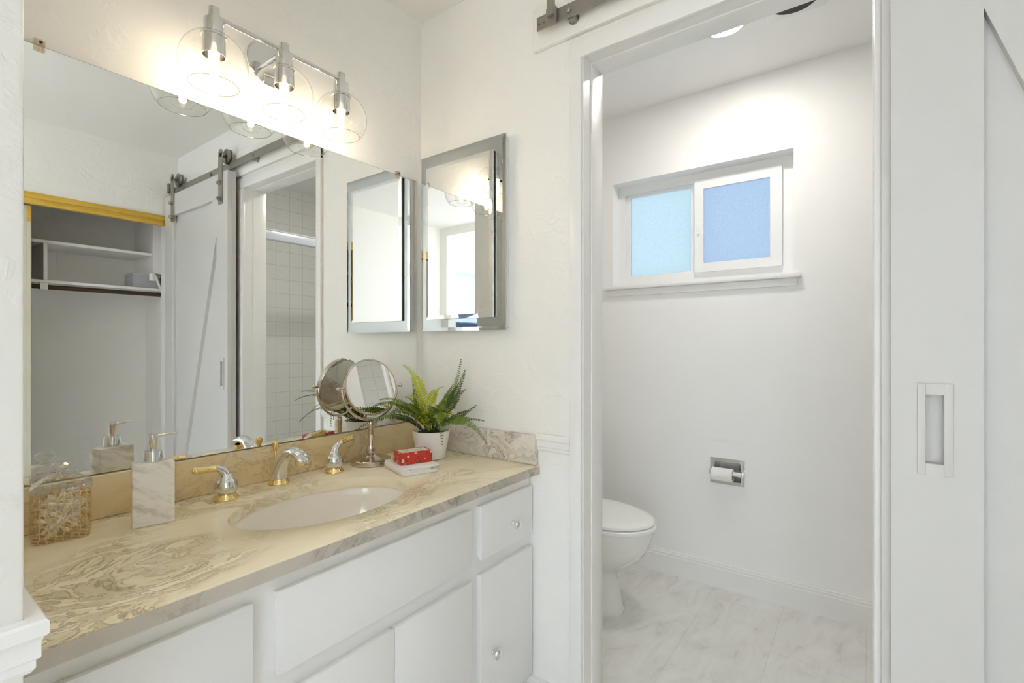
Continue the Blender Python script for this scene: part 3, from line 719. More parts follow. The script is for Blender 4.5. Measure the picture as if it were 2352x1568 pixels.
def rrect(xa, xb_, ya, yb_, z, r, n=6):
    out = []
    for cx, cy, a0 in ((xb_-r, yb_-r, 0), (xa+r, yb_-r, PI/2), (xa+r, ya+r, PI), (xb_-r, ya+r, 1.5*PI)):
        for i in range(n+1):
            a = a0+PI/2*i/n; out.append((cx+r*math.cos(a), cy+r*math.sin(a), z))
    return out
tb.rings([rrect(x0, x1, -1.018, -0.25, 0, .004), rrect(x0, x1, -1.018, -0.25, 0.41, .004), rrect(x0+.005, x1-.005, -1.013, -0.255, 0.42, .01), rrect(x0+.06, x1-.06, -0.96, -0.33, 0.42, .12), rrect(x0+.08, x1-.08, -0.94, -0.35, 0.40, .12), rrect(x0+.14, x1-.14, -0.89, -0.40, 0.12, .14), rrect(x0+.2, x1-.2, -0.84, -0.45, 0.09, .1)])
o = obj('bathtub', tb, 'porcelain'); tag(o, 'white bathtub built in behind the shower doors', 'bathtub')

# ------------------------------------------------------------------ bedroom things reflected in the small mirror
hb = thing('headboard', 'dark navy padded bed headboard in the room behind', 'headboard', (-2.95, -1.93, 0))
hp = MB()
for k in range(6): hp.box(-0.9+k*0.3, -0.6+k*0.3, -0.05, 0.05, 0.3, 1.50, 0.03, 3)
obj('padding', hp, 'navy', hb)
for xx in (-0.8, 0.8): obj('leg', MB().box(xx-0.03, xx+0.03, -0.03, 0.03, 0, 0.3, 0.004, 1), 'navy', hb)

# ------------------------------------------------------------------ vanity cabinet
YFR = 0.893   # face of the cabinet frame
vc = thing('vanity_cabinet', 'white painted vanity cabinet with flat doors under the marble counter', 'cabinet', (0.72, 1.14, 0))
MV = Matrix.Translation(Vector((-0.72, -1.14, 0)))
x0, x1 = XL+0.002, XB-0.0015
b_ = MB()
b_.box(x0, x1, YFR, YFR+0.019, 0.10, 0.764, mat=MV); b_.box(x0, x0+0.018, YFR+0.019, YA-0.003, 0.10, 0.764, mat=MV); b_.box(x1-0.018, x1, YFR+0.019, YA-0.003, 0.10, 0.764, mat=MV)
b_.box(x0+0.018, x1-0.018, YFR+0.019, YA-0.003, 0.10, 0.118, mat=MV); b_.box(x0+0.018, x1-0.018, YA-0.012, YA-0.003, 0.118, 0.764, mat=MV)
obj('carcass', b_, 'cab', vc)
obj('toe_kick', MB().box(x0, x1, YFR+0.05, YFR+0.065, 0.001, 0.10, mat=MV), 'cab', vc)
def front(name, xa, xb_, za, zb, lab=None):
    m = MB(); m.box(xa, xb_, 0.875, 0.884, za, zb, 0.0016, 2, MV); m.box(xa+0.003, xb_-0.003, 0.884, YFR-0.0003, za+0.006, zb-0.003, mat=MV)
    o = obj(name, m, 'cab', vc)
    if lab: o['label'] = lab
    return o
def knob(par, x, z):
    m = MB(); m.lathe([(0.0075, YFR-0.0182), (0.0075, YFR-0.0205), (0.0045, YFR-0.024), (0.0042, YFR-0.031), (0.007, YFR-0.034), (0.0145, YFR-0.036), (0.0155, YFR-0.0395), (0.013, YFR-0.043), (0.006, YFR-0.0455), (0, YFR-0.046)], (x, 0, z), 28, axis='y', mat=MV)
    o = obj('knob', m, 'chrome', par); o['label'] = 'round chrome knob'
front('false_front', 0.469, 1.016, 0.573, 0.728, 'wide blank panel below the sink')
knob(front('drawer', 1.058, 1.315, 0.574, 0.727), 1.209, 0.637)
knob(front('door', 1.057, 1.315, 0.115, 0.533), 1.108, 0.294)
front('door', 0.7475, 1.017, 0.115, 0.531)
front('door', 0.469, 0.7455, 0.115, 0.531)
front('drawer', 0.165, 0.427, 0.574, 0.727)
front('door', 0.165, 0.427, 0.115, 0.533)

# ------------------------------------------------------------------ countertop with an oval cut-out
SX, SY, SA, SB = 0.720, 1.103, 0.224, 0.155
def oval(a, b, z, angs): return [(SX+a*math.cos(t), SY+b*math.sin(t), z) for t in angs]
def rect_at(xa, xb_, ya, yb_, z, angs):
    out = []
    for t in angs:
        dx, dy = math.cos(t), math.sin(t)
        k = min([q for q in (((xb_-SX)/dx if dx > 1e-9 else 9e9), ((xa-SX)/dx if dx < -1e-9 else 9e9), ((yb_-SY)/dy if dy > 1e-9 else 9e9), ((ya-SY)/dy if dy < -1e-9 else 9e9))])
        out.append((SX+k*dx, SY+k*dy, z))
    return out
cx0, cx1, cy0, cy1 = XL+0.001, XB-0.001, YF, YA-0.001
angs = [2*PI*i/120 for i in range(120)] + [math.atan2(y-SY, x-SX) % (2*PI) for x in (cx0, cx1) for y in (cy0, cy1)]
angs = sorted(set(round(a, 6) for a in angs))
ct = thing('countertop', 'beige swirled cultured marble vanity countertop with oval sink cut-out', 'countertop', (0.72, 1.13, 0.765))
MCt = Matrix.Translation(Vector((-0.72, -1.13, -0.765)))
zt, zb = ZC, 0.7652
slab = MB()
slab.rings([oval(SA, SB, zb, angs), oval(SA, SB, zt-0.004, angs), oval(SA+0.0012, SB+0.0012, zt-0.0012, angs), oval(SA+0.004, SB+0.004, zt, angs),
            rect_at(cx0+0.0, cx1, cy0+0.004, cy1, zt, angs), rect_at(cx0, cx1, cy0+0.001, cy1, zt-0.0012, angs), rect_at(cx0, cx1, cy0, cy1, zt-0.004, angs), rect_at(cx0, cx1, cy0, cy1, zb, angs), oval(SA, SB, zb, angs)], (False, False), True, MCt)
obj('slab', slab, 'marble', ct)
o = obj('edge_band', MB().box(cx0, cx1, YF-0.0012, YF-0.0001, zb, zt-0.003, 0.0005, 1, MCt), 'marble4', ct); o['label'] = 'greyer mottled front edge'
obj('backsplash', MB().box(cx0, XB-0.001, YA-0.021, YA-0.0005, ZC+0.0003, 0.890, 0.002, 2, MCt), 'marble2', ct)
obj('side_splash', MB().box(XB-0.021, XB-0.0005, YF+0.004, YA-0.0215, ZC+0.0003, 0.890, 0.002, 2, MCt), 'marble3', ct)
# sink basin
sk = thing('sink_basin', 'oval bone coloured undermount sink set into the counter', 'sink', (SX, SY, 0.62))
prof = [(1.09, 0.7645), (1.02, 0.7645), (1.0, 0.758), (0.985, 0.735), (0.95, 0.70), (0.86, 0.662), (0.68, 0.635), (0.42, 0.623), (0.12, 0.619)]
outp = [(0.12, 0.607), (0.44, 0.611), (0.71, 0.624), (0.90, 0.652), (0.99, 0.695), (1.03, 0.735), (1.05, 0.752), (1.09, 0.754)]
RR = [[(SA*k*math.cos(t), SB*k*math.sin(t), z-0.62) for t in angs] for k, z in prof+outp+[prof[0]]]
obj('bowl', MB().rings(RR, (False, False)), 'basin', sk, 0.9)
obj('drain', MB().lathe([(0.0245, -0.008), (0.0245, 0.001), (0.028, 0.0025), (0.022, 0.003), (0.0, -0.001)], (0, 0, 0), 28), 'chrome', sk)

# ------------------------------------------------------------------ faucet
fc = thing('faucet', 'chrome and brass widespread sink faucet with two lever handles', 'faucet', (0.722, 1.328, ZC+0.0003))
ring_p = lambda s: [(0.0262*s, 0), (0.0275*s, 0.002), (0.0265*s, 0.006), (0.0225*s, 0.010), (0.0215*s, 0.014), (0.0195*s, 0.0155), (0.0, 0.0155)]
spt = MB()
# body that leans forward: oval sections along a bent path
path = [(0, 0.006, 0.006, 0.0205, 0.0205), (0, 0.006, 0.0150, 0.0215, 0.0215), (0, 0.0075, 0.026, 0.0232, 0.0238), (0, 0.006, 0.038, 0.0222, 0.0248), (0, -0.003, 0.055, 0.0190, 0.0225), (0, -0.022, 0.077, 0.0155, 0.0172), (0, -0.046, 0.094, 0.0150, 0.0132),
        (0, -0.070, 0.0995, 0.0175, 0.0120), (0, -0.094, 0.095, 0.0195, 0.0112), (0, -0.112, 0.086, 0.0185, 0.0090), (0, -0.121, 0.079, 0.0145, 0.0058), (0, -0.124, 0.076, 0.008, 0.003)]
RR = []
for i, (px, py, pz, ra, rb) in enumerate(path):
    a = Vector(path[max(i-1, 0)][:3]); c_ = Vector(path[min(i+1, len(path)-1)][:3]); T = (c_-a).normalized()
    U = Vector((1, 0, 0)); Vv = T.cross(U).normalized()
    RR.append([tuple(Vector((px, py, pz)) + U*ra*math.cos(2*PI*k/28) + Vv*rb*math.sin(2*PI*k/28)) for k in range(28)])
spt.rings(RR)
so = obj('spout', spt, 'chrome', fc, 1.0)
o = obj('base_ring', MB().lathe(ring_p(1.0), (0, 0.006, 0), 36), 'gold', so); o['label'] = 'brass ring'
obj('aerator', MB().lathe([(0.0, 0.066), (0.0105, 0.066), (0.0115, 0.070), (0.0115, 0.080)], (0, -0.098, 0), 24), 'gold', so)
lr = MB(); lr.tube([(0, 0.023, 0.030), (0, 0.026, 0.093)], 0.0032, 12)
lr.lathe([(0.0030, 0.088), (0.0055, 0.092), (0.0085, 0.100), (0.0098, 0.108), (0.0105, 0.110), (0.0098, 0.113), (0.006, 0.1145), (0.0055, 0.117), (0, 0.1175)], (0, 0.026, 0), 24)
o = obj('lift_rod', lr, 'gold', fc); o['label'] = 'brass pull rod with cup knob'
def handle(dx, dy, ang, lift):
    m = MB()
    m.lathe([(0.0205, 0.0155), (0.0252, 0.023), (0.0270, 0.031), (0.0262, 0.039), (0.0240, 0.0435), (0.0244, 0.0455), (0.0215, 0.0485), (0.0192, 0.050), (0.0182, 0.0525), (0.0155, 0.058), (0.012, 0.063), (0.0, 0.065)], (dx, dy, 0), 36)
    ca, sa = math.cos(ang), math.sin(ang)
    q = lambda r, z: (dx+ca*r, dy+sa*r, z)
    pts = bez([q(0, 0.052), q(0.001, 0.068), q(0.006, 0.0785), q(0.026, 0.0800+lift*0.026)], 8)
    m.tube(pts, [0.0150, 0.0135, 0.0122, 0.0112, 0.0104, 0.0096, 0.0088, 0.0082, 0.0078], 18)
    h = obj('handle', m, 'chrome', fc, 1.0)
    o = obj('base_ring', MB().lathe(ring_p(1.0), (dx, dy, 0), 36), 'gold', h); o['label'] = 'brass ring'
    L = MB(); n = 14; rad = []; pp = []
    for r, w in ((0.024, 0.0086), (0.0255, 0.0094), (0.028, 0.0090), (0.030, 0.0080), (0.045, 0.0086), (0.062, 0.0098), (0.0665, 0.0100), (0.068, 0.0088), (0.070, 0.0086), (0.072, 0.0066), (0.075, 0.0058), (0.077, 0.0028)):
        pp.append(q(r, 0.0800+lift*r)); rad.append(w)
    L.tube(pp, rad, 18)
    o = obj('lever', L, 'gold', h); o['label'] = 'polished brass lever'
handle(-0.152, -0.022, math.radians(176), 0.06)
handle(0.162, -0.014, math.radians(8), 0.22)

# ------------------------------------------------------------------ wall mirror
wm = thing('wall_mirror', 'large frameless wall mirror above the vanity backsplash', 'mirror', (0.71, YA, 0.893))
MW = Matrix.Translation(Vector((-0.71, -YA, -0.893)))
obj('glass', MB().box(XL+0.003, 1.301, YA-0.006, YA-0.0012, 0.8925, 1.808, mat=MW), 'mirror', wm)
obj('dark_edge', MB().box(XL+0.002, 1.3022, YA-0.0045, YA-0.0004, 0.8915, 1.8092, mat=MW), 'blackgap', wm)
for xx, zz in ((0.243, 1.808), (1.208, 1.808)):
    c_ = MB(); c_.box(xx-0.009, xx+0.009, YA-0.011, YA-0.0065, zz-0.012, zz+0.014, 0.002, 2, MW); c_.box(xx-0.009, xx+0.009, YA-0.0066, YA-0.0005, zz+0.002, zz+0.014, 0.0, 2, MW)
    for k in range(3): c_.box(xx-0.008+k*0.006, xx-0.005+k*0.006, YA-0.0135, YA-0.011, zz-0.010, zz+0.010, 0.0008, 1, MW)
    k_ = obj('clip', c_, 'clearplastic', wm); k_['label'] = 'clear plastic clip'
    obj('screw', MB().lathe([(0.003, YA-0.0142), (0.003, YA-0.0137)], (xx+0.001, 0, zz+0.006), 10, axis='y', mat=MW), 'rod', k_)

# ------------------------------------------------------------------ medicine cabinet
mc = thing('medicine_cabinet', 'tall mirrored medicine cabinet on the wall beside the toilet room doorway', 'cabinet', (XB, 1.168, 1.232))
MM = Matrix.Translation(Vector((-XB, -1.168, -1.232)))
MY0, MY1, MZ0, MZ1 = 0.968, 1.368, 1.232, 1.886
obj('body', MB().box(XB-0.027, XB-0.0005, MY0+0.010, MY1-0.010, MZ0+0.006, MZ1-0.012, 0.002, 1, MM), 'whiteplastic', mc)
def bevel_plate(xf, th, y0, y1, z0, z1, bw, bd, mat_=MM):
    r = lambda x, i: [(x, y0+i, z0+i), (x, y1-i, z0+i), (x, y1-i, z1-i), (x, y0+i, z1-i)]
    return MB().rings([r(xf+th, 0), r(xf+bd, 0), r(xf, bw)], (True, True), True, mat_)
o = obj('outer_mirror', bevel_plate(XB-0.034, 0.0065, MY0, MY1, MZ0, MZ1, 0.012, 0.002), 'mirrorgrey', mc, 0); o['label'] = 'grey mirror border'
o = obj('inner_mirror', bevel_plate(XB-0.046, 0.006, MY0+0.045, MY1-0.036, MZ0+0.043, MZ1-0.048, 0.014, 0.0022), 'mirror', mc, 0); o['label'] = 'clear raised mirror'
obj('spacer', MB().box(XB-0.040, XB-0.0341, MY0+0.047, MY1-0.038, MZ0+0.045, MZ1-0.050, mat=MM), 'blackgap', mc)  # near-black filler, paints the shadow in the gap behind the raised mirror

# ------------------------------------------------------------------ vanity light
GX = (0.5415, 0.7215, 0.9025); GY = YA-0.1; ZBAR = 1.9955
vl = thing('vanity_light', 'chrome three globe vanity light fixture above the wall mirror', 'light', (0.72, YA, ZBAR))
ML = Matrix.Translation(Vector((-0.72, -YA, -ZBAR)))
obj('backplate', MB().lathe([(0.0635, YA-0.0005), (0.0635, YA-0.020), (0.0615, YA-0.0225), (0.0, YA-0.0227)], (0.722, 0, 1.988), 56, axis='y', mat=ML), 'chrome', vl)
obj('arm', MB().tube([(0.722, YA-0.0225, ZBAR), (0.722, GY, ZBAR)], 0.0065, 16, mat=ML), 'chrome', vl)
obj('bar', MB().tube([(GX[0], GY, ZBAR), (GX[2], GY, ZBAR)], 0.0060, 20, mat=ML), 'chrome', vl)
for gx in GX:
    sk_ = MB()
    sk_.lathe([(0, 2.015), (0.0125, 2.015), (0.0128, 2.0145), (0.0128, 1.985), (0.0222, 1.985), (0.0225, 1.984), (0.0225, 1.951), (0.0282, 1.948), (0.0282, 1.9425), (0.0258, 1.941), (0.0262, 1.897), (0.0242, 1.897), (0.0240, 1.936), (0.0, 1.937)], (gx, GY, 0), 36, mat=ML)
    so = obj('socket', sk_, 'chrome', vl)
    R_, zc_ = 0.0765, 1.877
    def arc(R, a0, a1, n): return [(R*math.cos(a0+(a1-a0)*i/n), zc_+R*math.sin(a0+(a1-a0)*i/n)) for i in range(n+1)]
    a0, a1 = math.asin(0.064/R_), -math.asin(0.0525/R_)
    outer = [(0.0275, 1.9465), (0.034, 1.9435)] + arc(R_, a0, a1, 22)
    inner = [(r-0.0016, z) for r, z in reversed(outer)]
    gs = obj('glass_shade', MB().lathe(outer + inner + [outer[0]], (gx, GY, 0), 56, caps=(False, False), mat=ML), 'glass', vl, 1.2)
    gs['label'] = 'clear glass globe open at the bottom'
    rz_ = zc_ + R_*math.sin(a1); rr2 = R_*math.cos(a1)-0.0008
    obj('rim', MB().lathe([(rr2+0.0010*math.cos(2*PI*i/8), rz_+0.0010*math.sin(2*PI*i/8)) for i in range(9)], (gx, GY, 0), 56, caps=(False, False), mat=ML), 'glassrim', gs, 1.2)
    bulb = [(0.0132, 1.905), (0.0145, 1.897), (0.020, 1.884), (0.0265, 1.868), (0.0288, 1.853), (0.0272, 1.838), (0.0205, 1.826), (0.010, 1.8205), (0.0, 1.8195)]
    bu = obj('bulb', MB().lathe(bulb, (gx, GY, 0), 32, caps=(True, True), mat=ML), 'bulbglass', vl, 1.2)
    obj('cap', MB().lathe([(0.0128, 1.936), (0.0128, 1.9055), (0.0, 1.9055)], (gx, GY, 0), 20, mat=ML), 'label', bu)
    obj('filament', MB().lathe([(0.0, 1.888), (0.0050, 1.888), (0.0085, 1.884), (0.0085, 1.840), (0.006, 1.837), (0.0, 1.837)], (gx, GY, 0), 18, mat=ML), 'filament', bu)

# ------------------------------------------------------------------ soap dispenser
sd = thing('soap_dispenser', 'white marble soap dispenser with chrome pump left of the faucet', 'soap dispenser', (0.4005, 1.2635, ZC+0.0004), math.radians(-13))
o = obj('block', MB().box(-0.0372, 0.0372, -0.0225, 0.0225, 0, 0.134, 0.002, 2), 'whitemarble', sd)
obj('collar', MB().lathe([(0.0170, 0.1342), (0.0172, 0.136), (0.0172, 0.1555), (0.0160, 0.1575), (0.0, 0.1575)], (0.0, 0, 0), 36), 'chrome', sd)
pm = MB(); pm.lathe([(0.0062, 0.1575), (0.0062, 0.168), (0.0075, 0.170), (0.0082, 0.190), (0.0090, 0.191), (0.0088, 0.193), (0.0, 0.1938)], (0, 0, 0), 28)
ph = obj('pump_head', pm, 'chrome', sd)
obj('nozzle', MB().tube([(0.006, 0, 0.188), (0.030, 0.002, 0.1905), (0.042, 0.003, 0.1905), (0.047, 0.003, 0.190)], [0.0035, 0.0028, 0.0022, 0.0016], 12), 'chrome', ph)

# ------------------------------------------------------------------ cotton jar
jr = thing('cotton_jar', 'square gold lattice glass jar with clear knobbed lid at counter end', 'jar', (0.2640, 1.3290, ZC+0.0004), math.radians(-12.5))
hw_ = 0.0458
body = MB()
body.rings([rrect(-hw_+.004, hw_-.004, -hw_+.004, hw_-.004, 0.0, .012), rrect(-hw_+.002, hw_-.002, -hw_+.002, hw_-.002, 0.003, .013), rrect(-hw_+.002, hw_-.002, -hw_+.002, hw_-.002, 0.012, .013), rrect(-hw_, hw_, -hw_, hw_, 0.016, .014), rrect(-hw_, hw_, -hw_, hw_, 0.098, .014)], (True, False))
obj('jar_body', body, 'jar', jr)
lid = MB()
lid.rings([rrect(-hw_-.001, hw_+.001, -hw_-.001, hw_+.001, 0.0985, .015), rrect(-hw_-.002, hw_+.002, -hw_-.002, hw_+.002, 0.101, .016), rrect(-hw_-.001, hw_+.001, -hw_-.001, hw_+.001, 0.105, .016), rrect(-hw_+.006, hw_-.006, -hw_+.006, hw_-.006, 0.110, .012),
           rrect(-.024, .024, -.024, .024, 0.121, .010), rrect(-.021, .021, -.021, .021, 0.1235, .009), rrect(-.006, .006, -.006, .006, 0.125, .005)])
lo = obj('lid', lid, 'lidglass', jr); lo['label'] = 'clear pressed glass lid'
kb = MB(); kb.lathe([(0.0085, 0.1252), (0.0065, 0.128), (0.0085, 0.131), (0.0145, 0.135), (0.0172, 0.140), (0.0160, 0.146), (0.011, 0.1505), (0.0, 0.152)], (0, 0, 0), 14)
obj('knob', kb, 'lidglass', lo, 0.2)
def swab_mesh():
    m = MB(); m.tube([(-0.026, 0, 0), (0.026, 0, 0)], 0.0016, 8)
    for sg in (-1, 1): m.lathe([(0, 0.028*sg), (0.0028, 0.0270*sg), (0.0038, 0.0225*sg), (0.0030, 0.017*sg), (0.0016, 0.014*sg)], (0, 0, 0), 10, axis='x')
    return m
sw0 = None
cs, sn = math.cos(math.radians(-12.5)), math.sin(math.radians(-12.5))
for k in range(40):
    lx, ly, lz = random.uniform(-0.012, 0.012), (-0.034 + 0.0115*(k % 6)) + random.uniform(-.003, .003), 0.026 + 0.0012*k + random.uniform(0, .004)
    wx, wy, wz = 0.2640 + cs*lx - sn*ly, 1.3290 + sn*lx + cs*ly, ZC + lz
    rot = (0, random.choice([-0.9, -0.5, -0.15, 0.2, 0.6]) + random.uniform(-.12, .12), math.radians(-12.5) + random.uniform(-0.25, 0.25))
    if sw0 is None:
        sw0 = obj('cotton_swab', swab_mesh(), 'cotton'); s_ = sw0
        tag(sw0, 'white cotton swab inside the gold lattice glass jar', 'cotton swab', 'cotton swabs in the jar')
    else:
        s_ = sw0.copy(); COL.objects.link(s_)
    s_.location = (wx, wy, wz); s_.rotation_euler = rot

# ------------------------------------------------------------------ towel and soap box
ta = math.radians(-18.6)
tw = thing('folded_washcloth', 'folded white washcloth under the red soap box', 'towel', (0.970, 1.094, ZC+0.0004), ta)
def fold_layer(x0_, x1_, z0_, z1_, round_right):
    """rounded cross-section, folded edge on one side"""
    r = (z1_-z0_)/2; zc_ = (z0_+z1_)/2; P = []
    if round_right:
        P = [(x0_, z0_)] + [(x1_-r+r*math.cos(a), zc_+r*math.sin(a)) for a in [-PI/2+PI*i/8 for i in range(9)]] + [(x0_, z1_)]
    else:
        P = [(x1_, z0_), (x1_, z1_)] + [(x0_+r+r*math.cos(a), zc_+r*math.sin(a)) for a in [PI/2+PI*i/8 for i in range(9)]]
    return P
tm = MB(); TL = 0.150
def cloth_block(x0_, x1_, z0_, z1_, y0_, y1_, seed):
    """soft slab: rounded along every edge, slightly wavy"""
    rnd = random.Random(seed); n = 24; h = z1_-z0_; R_ = []
    for (ins, z) in ((h*0.42, z0_), (h*0.12, z0_+h*0.15), (0, z0_+h*0.4), (0, z0_+h*0.62), (h*0.12, z0_+h*0.86), (h*0.42, z1_)):
        ring = rrect(x0_+ins, x1_-ins, y0_+ins, y1_-ins, z, 0.006)
        R_.append([(x + 0.0006*math.sin(y*160+seed), y + 0.0006*math.sin(x*140+seed*2), zz + (0.0007*math.sin(x*90+seed)+0.0005*math.sin(y*120))*(z-z0_)/h) for x, y, zz in ring])
    return R_
for (a, b, z0_, z1_, y0_, y1_, sd_) in ((0.0, 0.112, 0.0, 0.0062, 0.0, TL, 1), (0.002, 0.106, 0.0050, 0.0112, 0.002, TL, 2), (-0.004, 0.088, 0.0100, 0.0152, 0.003, TL-0.003, 3), (0.022, 0.102, 0.0142, 0.0190, 0.004, TL-0.004, 5), (-0.006, 0.114, 0.0180, 0.0235, 0.001, TL, 4)):
    tm.rings(cloth_block(a, b, z0_, z1_, y0_, y1_, sd_))
# left side where all layers turn over
tm.rings([rrect(-0.008+i_, 0.02-i_, 0.003+i_, TL-0.002-i_, z, 0.006) for i_, z in ((0.005, 0.0005), (0.001, 0.004), (0, 0.012), (0.001, 0.019), (0.005, 0.0228))])
obj('cloth', tm, 'terry', tw, 1.2)
sb = thing('soap_box', 'red floral soap box with cream label on the white washcloth', 'box', (0.9885, 1.1335, ZC+0.0250), math.radians(-22))
obj('carton', MB().box(0, 0.103, 0, 0.066, 0, 0.0345, 0.0015, 2), 'soapbox', sb)
lb = obj('label', MB().box(0.009, 0.094, 0.013, 0.055, 0.0346, 0.0350), 'label', sb); lb['label'] = 'cream paper label'
ik = MB(); rr_ = random.Random(3)
xx = 0.022
while xx < 0.080:
    w_ = rr_.uniform(0.0035, 0.006); h_ = rr_.uniform(0.003, 0.007)
    ik.tube([(xx, 0.031, 0.0352), (xx+w_*0.3, 0.031+h_, 0.0352), (xx+w_*0.6, 0.031, 0.0352), (xx+w_, 0.032+rr_.uniform(0, .002), 0.0352)], 0.00035, 6)
    xx += w_*(1.0 if rr_.random() > 0.2 else 1.6)
obj('script', ik, 'ink', lb)

# ------------------------------------------------------------------ vanity mirror on a stand
MXc, MYc = 1.020, 1.314
vm_ = thing('makeup_mirror', 'round nickel tabletop mirror on a stand left of the fern', 'mirror', (MXc, MYc, ZC+0.0004))
bs = MB(); bs.lathe([(0.0, 0), (0.060, 0), (0.0635, 0.002), (0.0645, 0.006), (0.0635, 0.0155), (0.0615, 0.0175), (0.050, 0.0185), (0.030, 0.0215), (0.014, 0.0285), (0.0095, 0.0335), (0.0, 0.034)], (0, 0, 0), 56)
obj('base', bs, 'nickel', vm_)
stm = MB(); stm.lathe([(0.0, 0.0335), (0.0125, 0.0335), (0.0155, 0.036), (0.0155, 0.039), (0.0125, 0.0415), (0.0145, 0.0435), (0.0145, 0.046), (0.0115, 0.050), (0.0105, 0.062), (0.0090, 0.090), (0.0088, 0.118), (0.0105, 0.121), (0.0105, 0.126), (0.0085, 0.128), (0.0085, 0.136), (0.0, 0.137)], (0, 0, 0), 32)
obj('stem', stm, 'nickel', vm_)
na = math.radians(-99.4)     # the mirror's facing direction in plan
ZP = 1.043 - ZC            # pivot height above the counter
RY = 0.0985
F_ = Vector((math.cos(na), math.sin(na), 0)); Rv = Vector((-math.sin(na), math.cos(na), 0))   # facing, sideways
yk = MB(); pts = []
for i in range(37):
    a = PI + PI*i/36
    p_ = Rv*(RY*math.cos(a)) + Vector((0, 0, ZP + 0.105*math.sin(a)*1.02)); pts.append(p_)
yk.tube(pts, 0.0042, 12)
for sg in (-1, 1):
    p_ = Rv*(RY*sg) + Vector((0, 0, ZP))
    yk.tube([p_ - Rv*sg*0.008, p_ + Rv*sg*0.008], 0.0045, 12); yk.ball(p_ + Rv*sg*0.012, 0.0068, 16, 8)
obj('yoke', yk, 'nickel', vm_)
tilt = math.radians(13)
Fn = (F_*math.cos(tilt) + Vector((0, 0, 1))*math.sin(tilt)).normalized(); Un = Fn.cross(Rv); Un = -Un if Un.z < 0 else Un
HM = Matrix(((Rv.x, Un.x, Fn.x, 0), (Rv.y, Un.y, Fn.y, 0), (Rv.z, Un.z, Fn.z, ZP), (0, 0, 0, 1)))
rim = [(0.0878, -0.0085), (0.0905, -0.0085), (0.0925, -0.006), (0.0925, 0.006), (0.0905, 0.0085), (0.0878, 0.0085), (0.0870, 0.0072), (0.0870, -0.0072), (0.0878, -0.0085)]
hr = obj('rim', MB().lathe(rim, (0, 0, 0), 64, caps=(False, False), mat=HM), 'nickel', vm_)
obj('mirror_face', MB().lathe([(0.0, 0.0060), (0.0869, 0.0060), (0.0869, 0.0068), (0.0, 0.0068)], (0, 0, 0), 64, mat=HM), 'mirror', hr)
obj('mirror_face', MB().lathe([(0.0, -0.0068), (0.0869, -0.0068), (0.0869, -0.0060), (0.0, -0.0060)], (0, 0, 0), 64, mat=HM), 'mirror', hr)

# ------------------------------------------------------------------ fern in a white pot
PX, PY_ = 1.190, 1.208
fe = thing('potted_fern', 'green artificial fern in a white ceramic pot', 'plant', (PX, PY_, ZC+0.0004))
OF = Vector((PX, PY_, ZC+0.0004))
obj('pot', MB().lathe([(0.0, 0), (0.043, 0), (0.0465, 0.003), (0.0500, 0.020), (0.0570, 0.055), (0.0625, 0.085), (0.0640, 0.094), (0.0632, 0.0955), (0.0612, 0.0955), (0.0600, 0.094), (0.058, 0.080), (0.0, 0.080)], (0, 0, 0), 56), 'pot', fe)
obj('moss', MB().lathe([(0.0580, 0.0805), (0.048, 0.088), (0.03, 0.094), (0.0, 0.097)], (0, 0, 0), 32), 'soil', fe)
FR = [  # base, a point half way, tip (world), material, leaflet length
 [(1.168,1.217,0.975),(1.164,1.256,1.064),(1.144,1.300,1.112),'fern_lime',0.019],
 [(1.190,1.270,0.965),(1.205,1.305,1.009),(1.222,1.336,1.046),'fern_dark',0.013],
 [(1.160,1.205,0.950),(1.112,1.191,1.005),(1.064,1.190,1.017),'fern_lime',0.021],
 [(1.175,1.208,0.965),(1.187,1.190,1.018),(1.192,1.149,1.041),'fern_lime',0.018],
 [(1.204,1.200,0.950),(1.258,1.174,1.022),(1.284,1.155,1.132),'fern_mid',0.018],
 [(1.216,1.190,0.945),(1.262,1.152,1.028),(1.277,1.132,1.094),'fern_dark',0.018],
 [(1.207,1.175,0.930),(1.237,1.139,0.995),(1.251,1.103,1.032),'fern_dark',0.018],
 [(1.213,1.155,0.925),(1.249,1.106,0.951),(1.264,1.068,0.978),'fern_dark',0.014],
 [(1.215,1.175,0.920),(1.258,1.103,0.928),(1.285,1.050,0.923),'fern_dark',0.013],
 [(1.190,1.180,0.905),(1.191,1.060,0.934),(1.217,0.985,0.865),'fern_mid',0.023],
 [(1.165,1.205,0.935),(1.137,1.123,0.954),(1.130,1.098,0.859),'fern_mid',0.024],
 [(1.160,1.210,0.935),(1.045,1.198,1.002),(0.954,1.187,1.016),'fern_mid',0.015],
 [(1.160,1.212,0.930),(1.026,1.207,0.998),(0.921,1.200,0.988),'fern_mid',0.015],
 [(1.160,1.213,0.915),(1.054,1.203,0.971),(0.974,1.212,0.943),'fern_mid',0.018],
 [(1.155,1.215,0.895),(1.033,1.215,0.955),(0.908,1.251,0.921),'fern_dark',0.017],
 [(1.185,1.255,0.935),(1.153,1.290,0.970),(1.101,1.308,0.949),'fern_dark',0.016],
 [(1.165,1.195,0.935),(1.138,1.156,0.987),(1.135,1.126,0.976),'fern_lime',0.020],
 [(1.196,1.185,0.920),(1.205,1.226,0.963),(1.225,1.267,0.965),'fern_dark',0.016],
 [(1.180,1.190,0.925),(1.172,1.150,0.972),(1.178,1.100,0.955),'fern_mid',0.020],
 [(1.200,1.205,0.930),(1.235,1.185,0.975),(1.270,1.150,0.985),'fern_dark',0.019],
 [(1.175,1.225,0.930),(1.140,1.232,0.985),(1.095,1.236,1.010),'fern_mid',0.018],
]
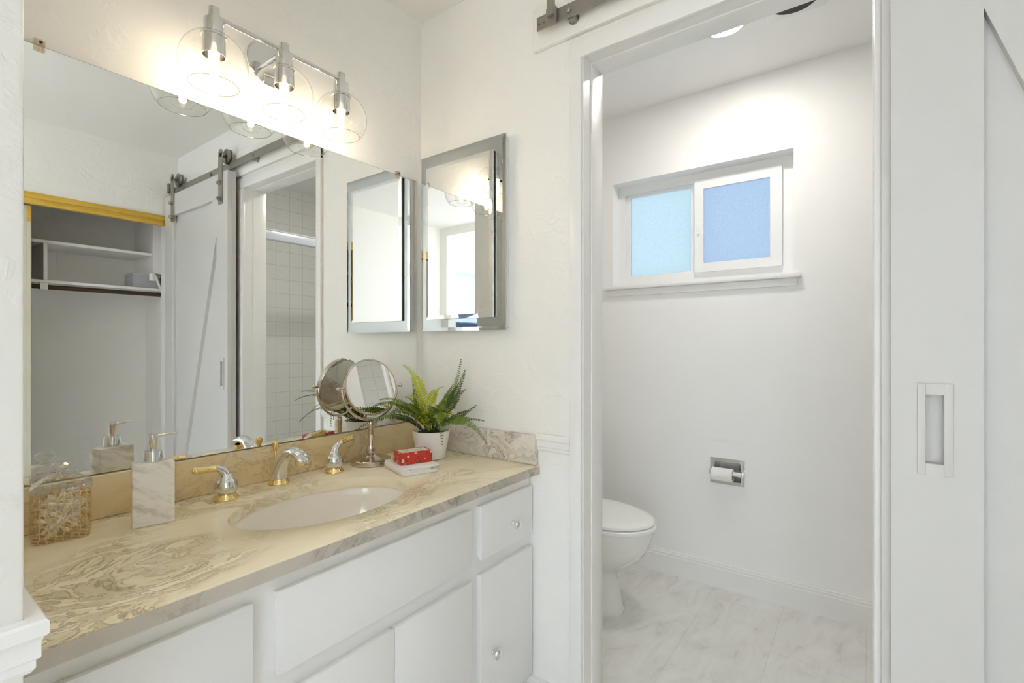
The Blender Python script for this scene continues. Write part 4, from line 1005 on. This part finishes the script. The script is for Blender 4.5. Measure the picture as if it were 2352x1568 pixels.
for k in range(9):    # short inner leaves that fill the crown
    a = 2*PI*k/9 + 0.3; r = 0.062 + 0.012*(k % 3)
    FR.append([(PX+0.018*math.cos(a), PY_+0.018*math.sin(a), ZC+0.112), (PX+0.6*r*math.cos(a), PY_+0.6*r*math.sin(a), ZC+0.150), (PX+r*math.cos(a), PY_+r*math.sin(a), ZC+0.135+0.012*(k % 2)), ('fern_dark', 'fern_mid', 'fern_lime')[(k*2) % 3], 0.019])
EYE = Vector((0, 0, 1.185))
for a, b, c, mt, ln in FR:
    root = Vector((PX + (a[0]-PX)*0.45, PY_ + (a[1]-PY_)*0.45, ZC+0.088))
    # from the soil up to the first listed point, then along the arch
    q = through(a, b, c); dirv = (q[1]-q[0]).normalized()
    lead = bez([root, root + Vector((0, 0, 0.02)), Vector(a) - dirv*0.015, Vector(a)], 5)
    arch = bez(q, 22); pts = lead[:-1] + arch
    m = MB(); n = len(pts)
    m.tube([p_-OF for p_ in pts], [0.0015*(1-0.75*i/(n-1)) for i in range(n)], 6)
    # leaflets in pairs
    L = sum((arch[i+1]-arch[i]).length for i in range(len(arch)-1)); cnt = max(9, int(L/0.0066))
    for k in range(cnt):
        t_ = (k+0.5)/cnt; f = t_*(len(arch)-1); i = min(int(f), len(arch)-2); p_ = arch[i].lerp(arch[i+1], f-i)
        T = (arch[i+1]-arch[i]).normalized()
        N0 = (Vector((0, 0, 0.75)) + (EYE-p_).normalized()*0.75)
        N = (N0 - T*N0.dot(T)).normalized(); Sd = T.cross(N)
        prof_ = (0.55+0.45*math.sin(PI*min(1, t_*1.5+0.12)))*(1.0 if t_ < 0.5 else 1-0.78*((t_-0.5)/0.5)**1.3)
        for sg in (-1, 1):
            l_ = 1.15*ln*prof_*random.uniform(0.9, 1.08); w_ = max(0.0016, 0.0040*prof_)
            dd = (Sd*sg*0.92 + T*0.38 + N*random.uniform(-0.12, 0.12)).normalized(); ww = dd.cross(N).normalized()
            b0 = p_ - OF
            V_ = [b0, b0+dd*l_*0.30+ww*w_+N*0.0008, b0+dd*l_*0.75+ww*w_*0.85-N*0.0006, b0+dd*l_-N*0.0020, b0+dd*l_*0.75-ww*w_*0.85-N*0.0006, b0+dd*l_*0.30-ww*w_+N*0.0008]
            m.add(V_, [[0, 1, 2, 3, 4, 5]])
    obj('frond', m, mt, fe, 0.5)
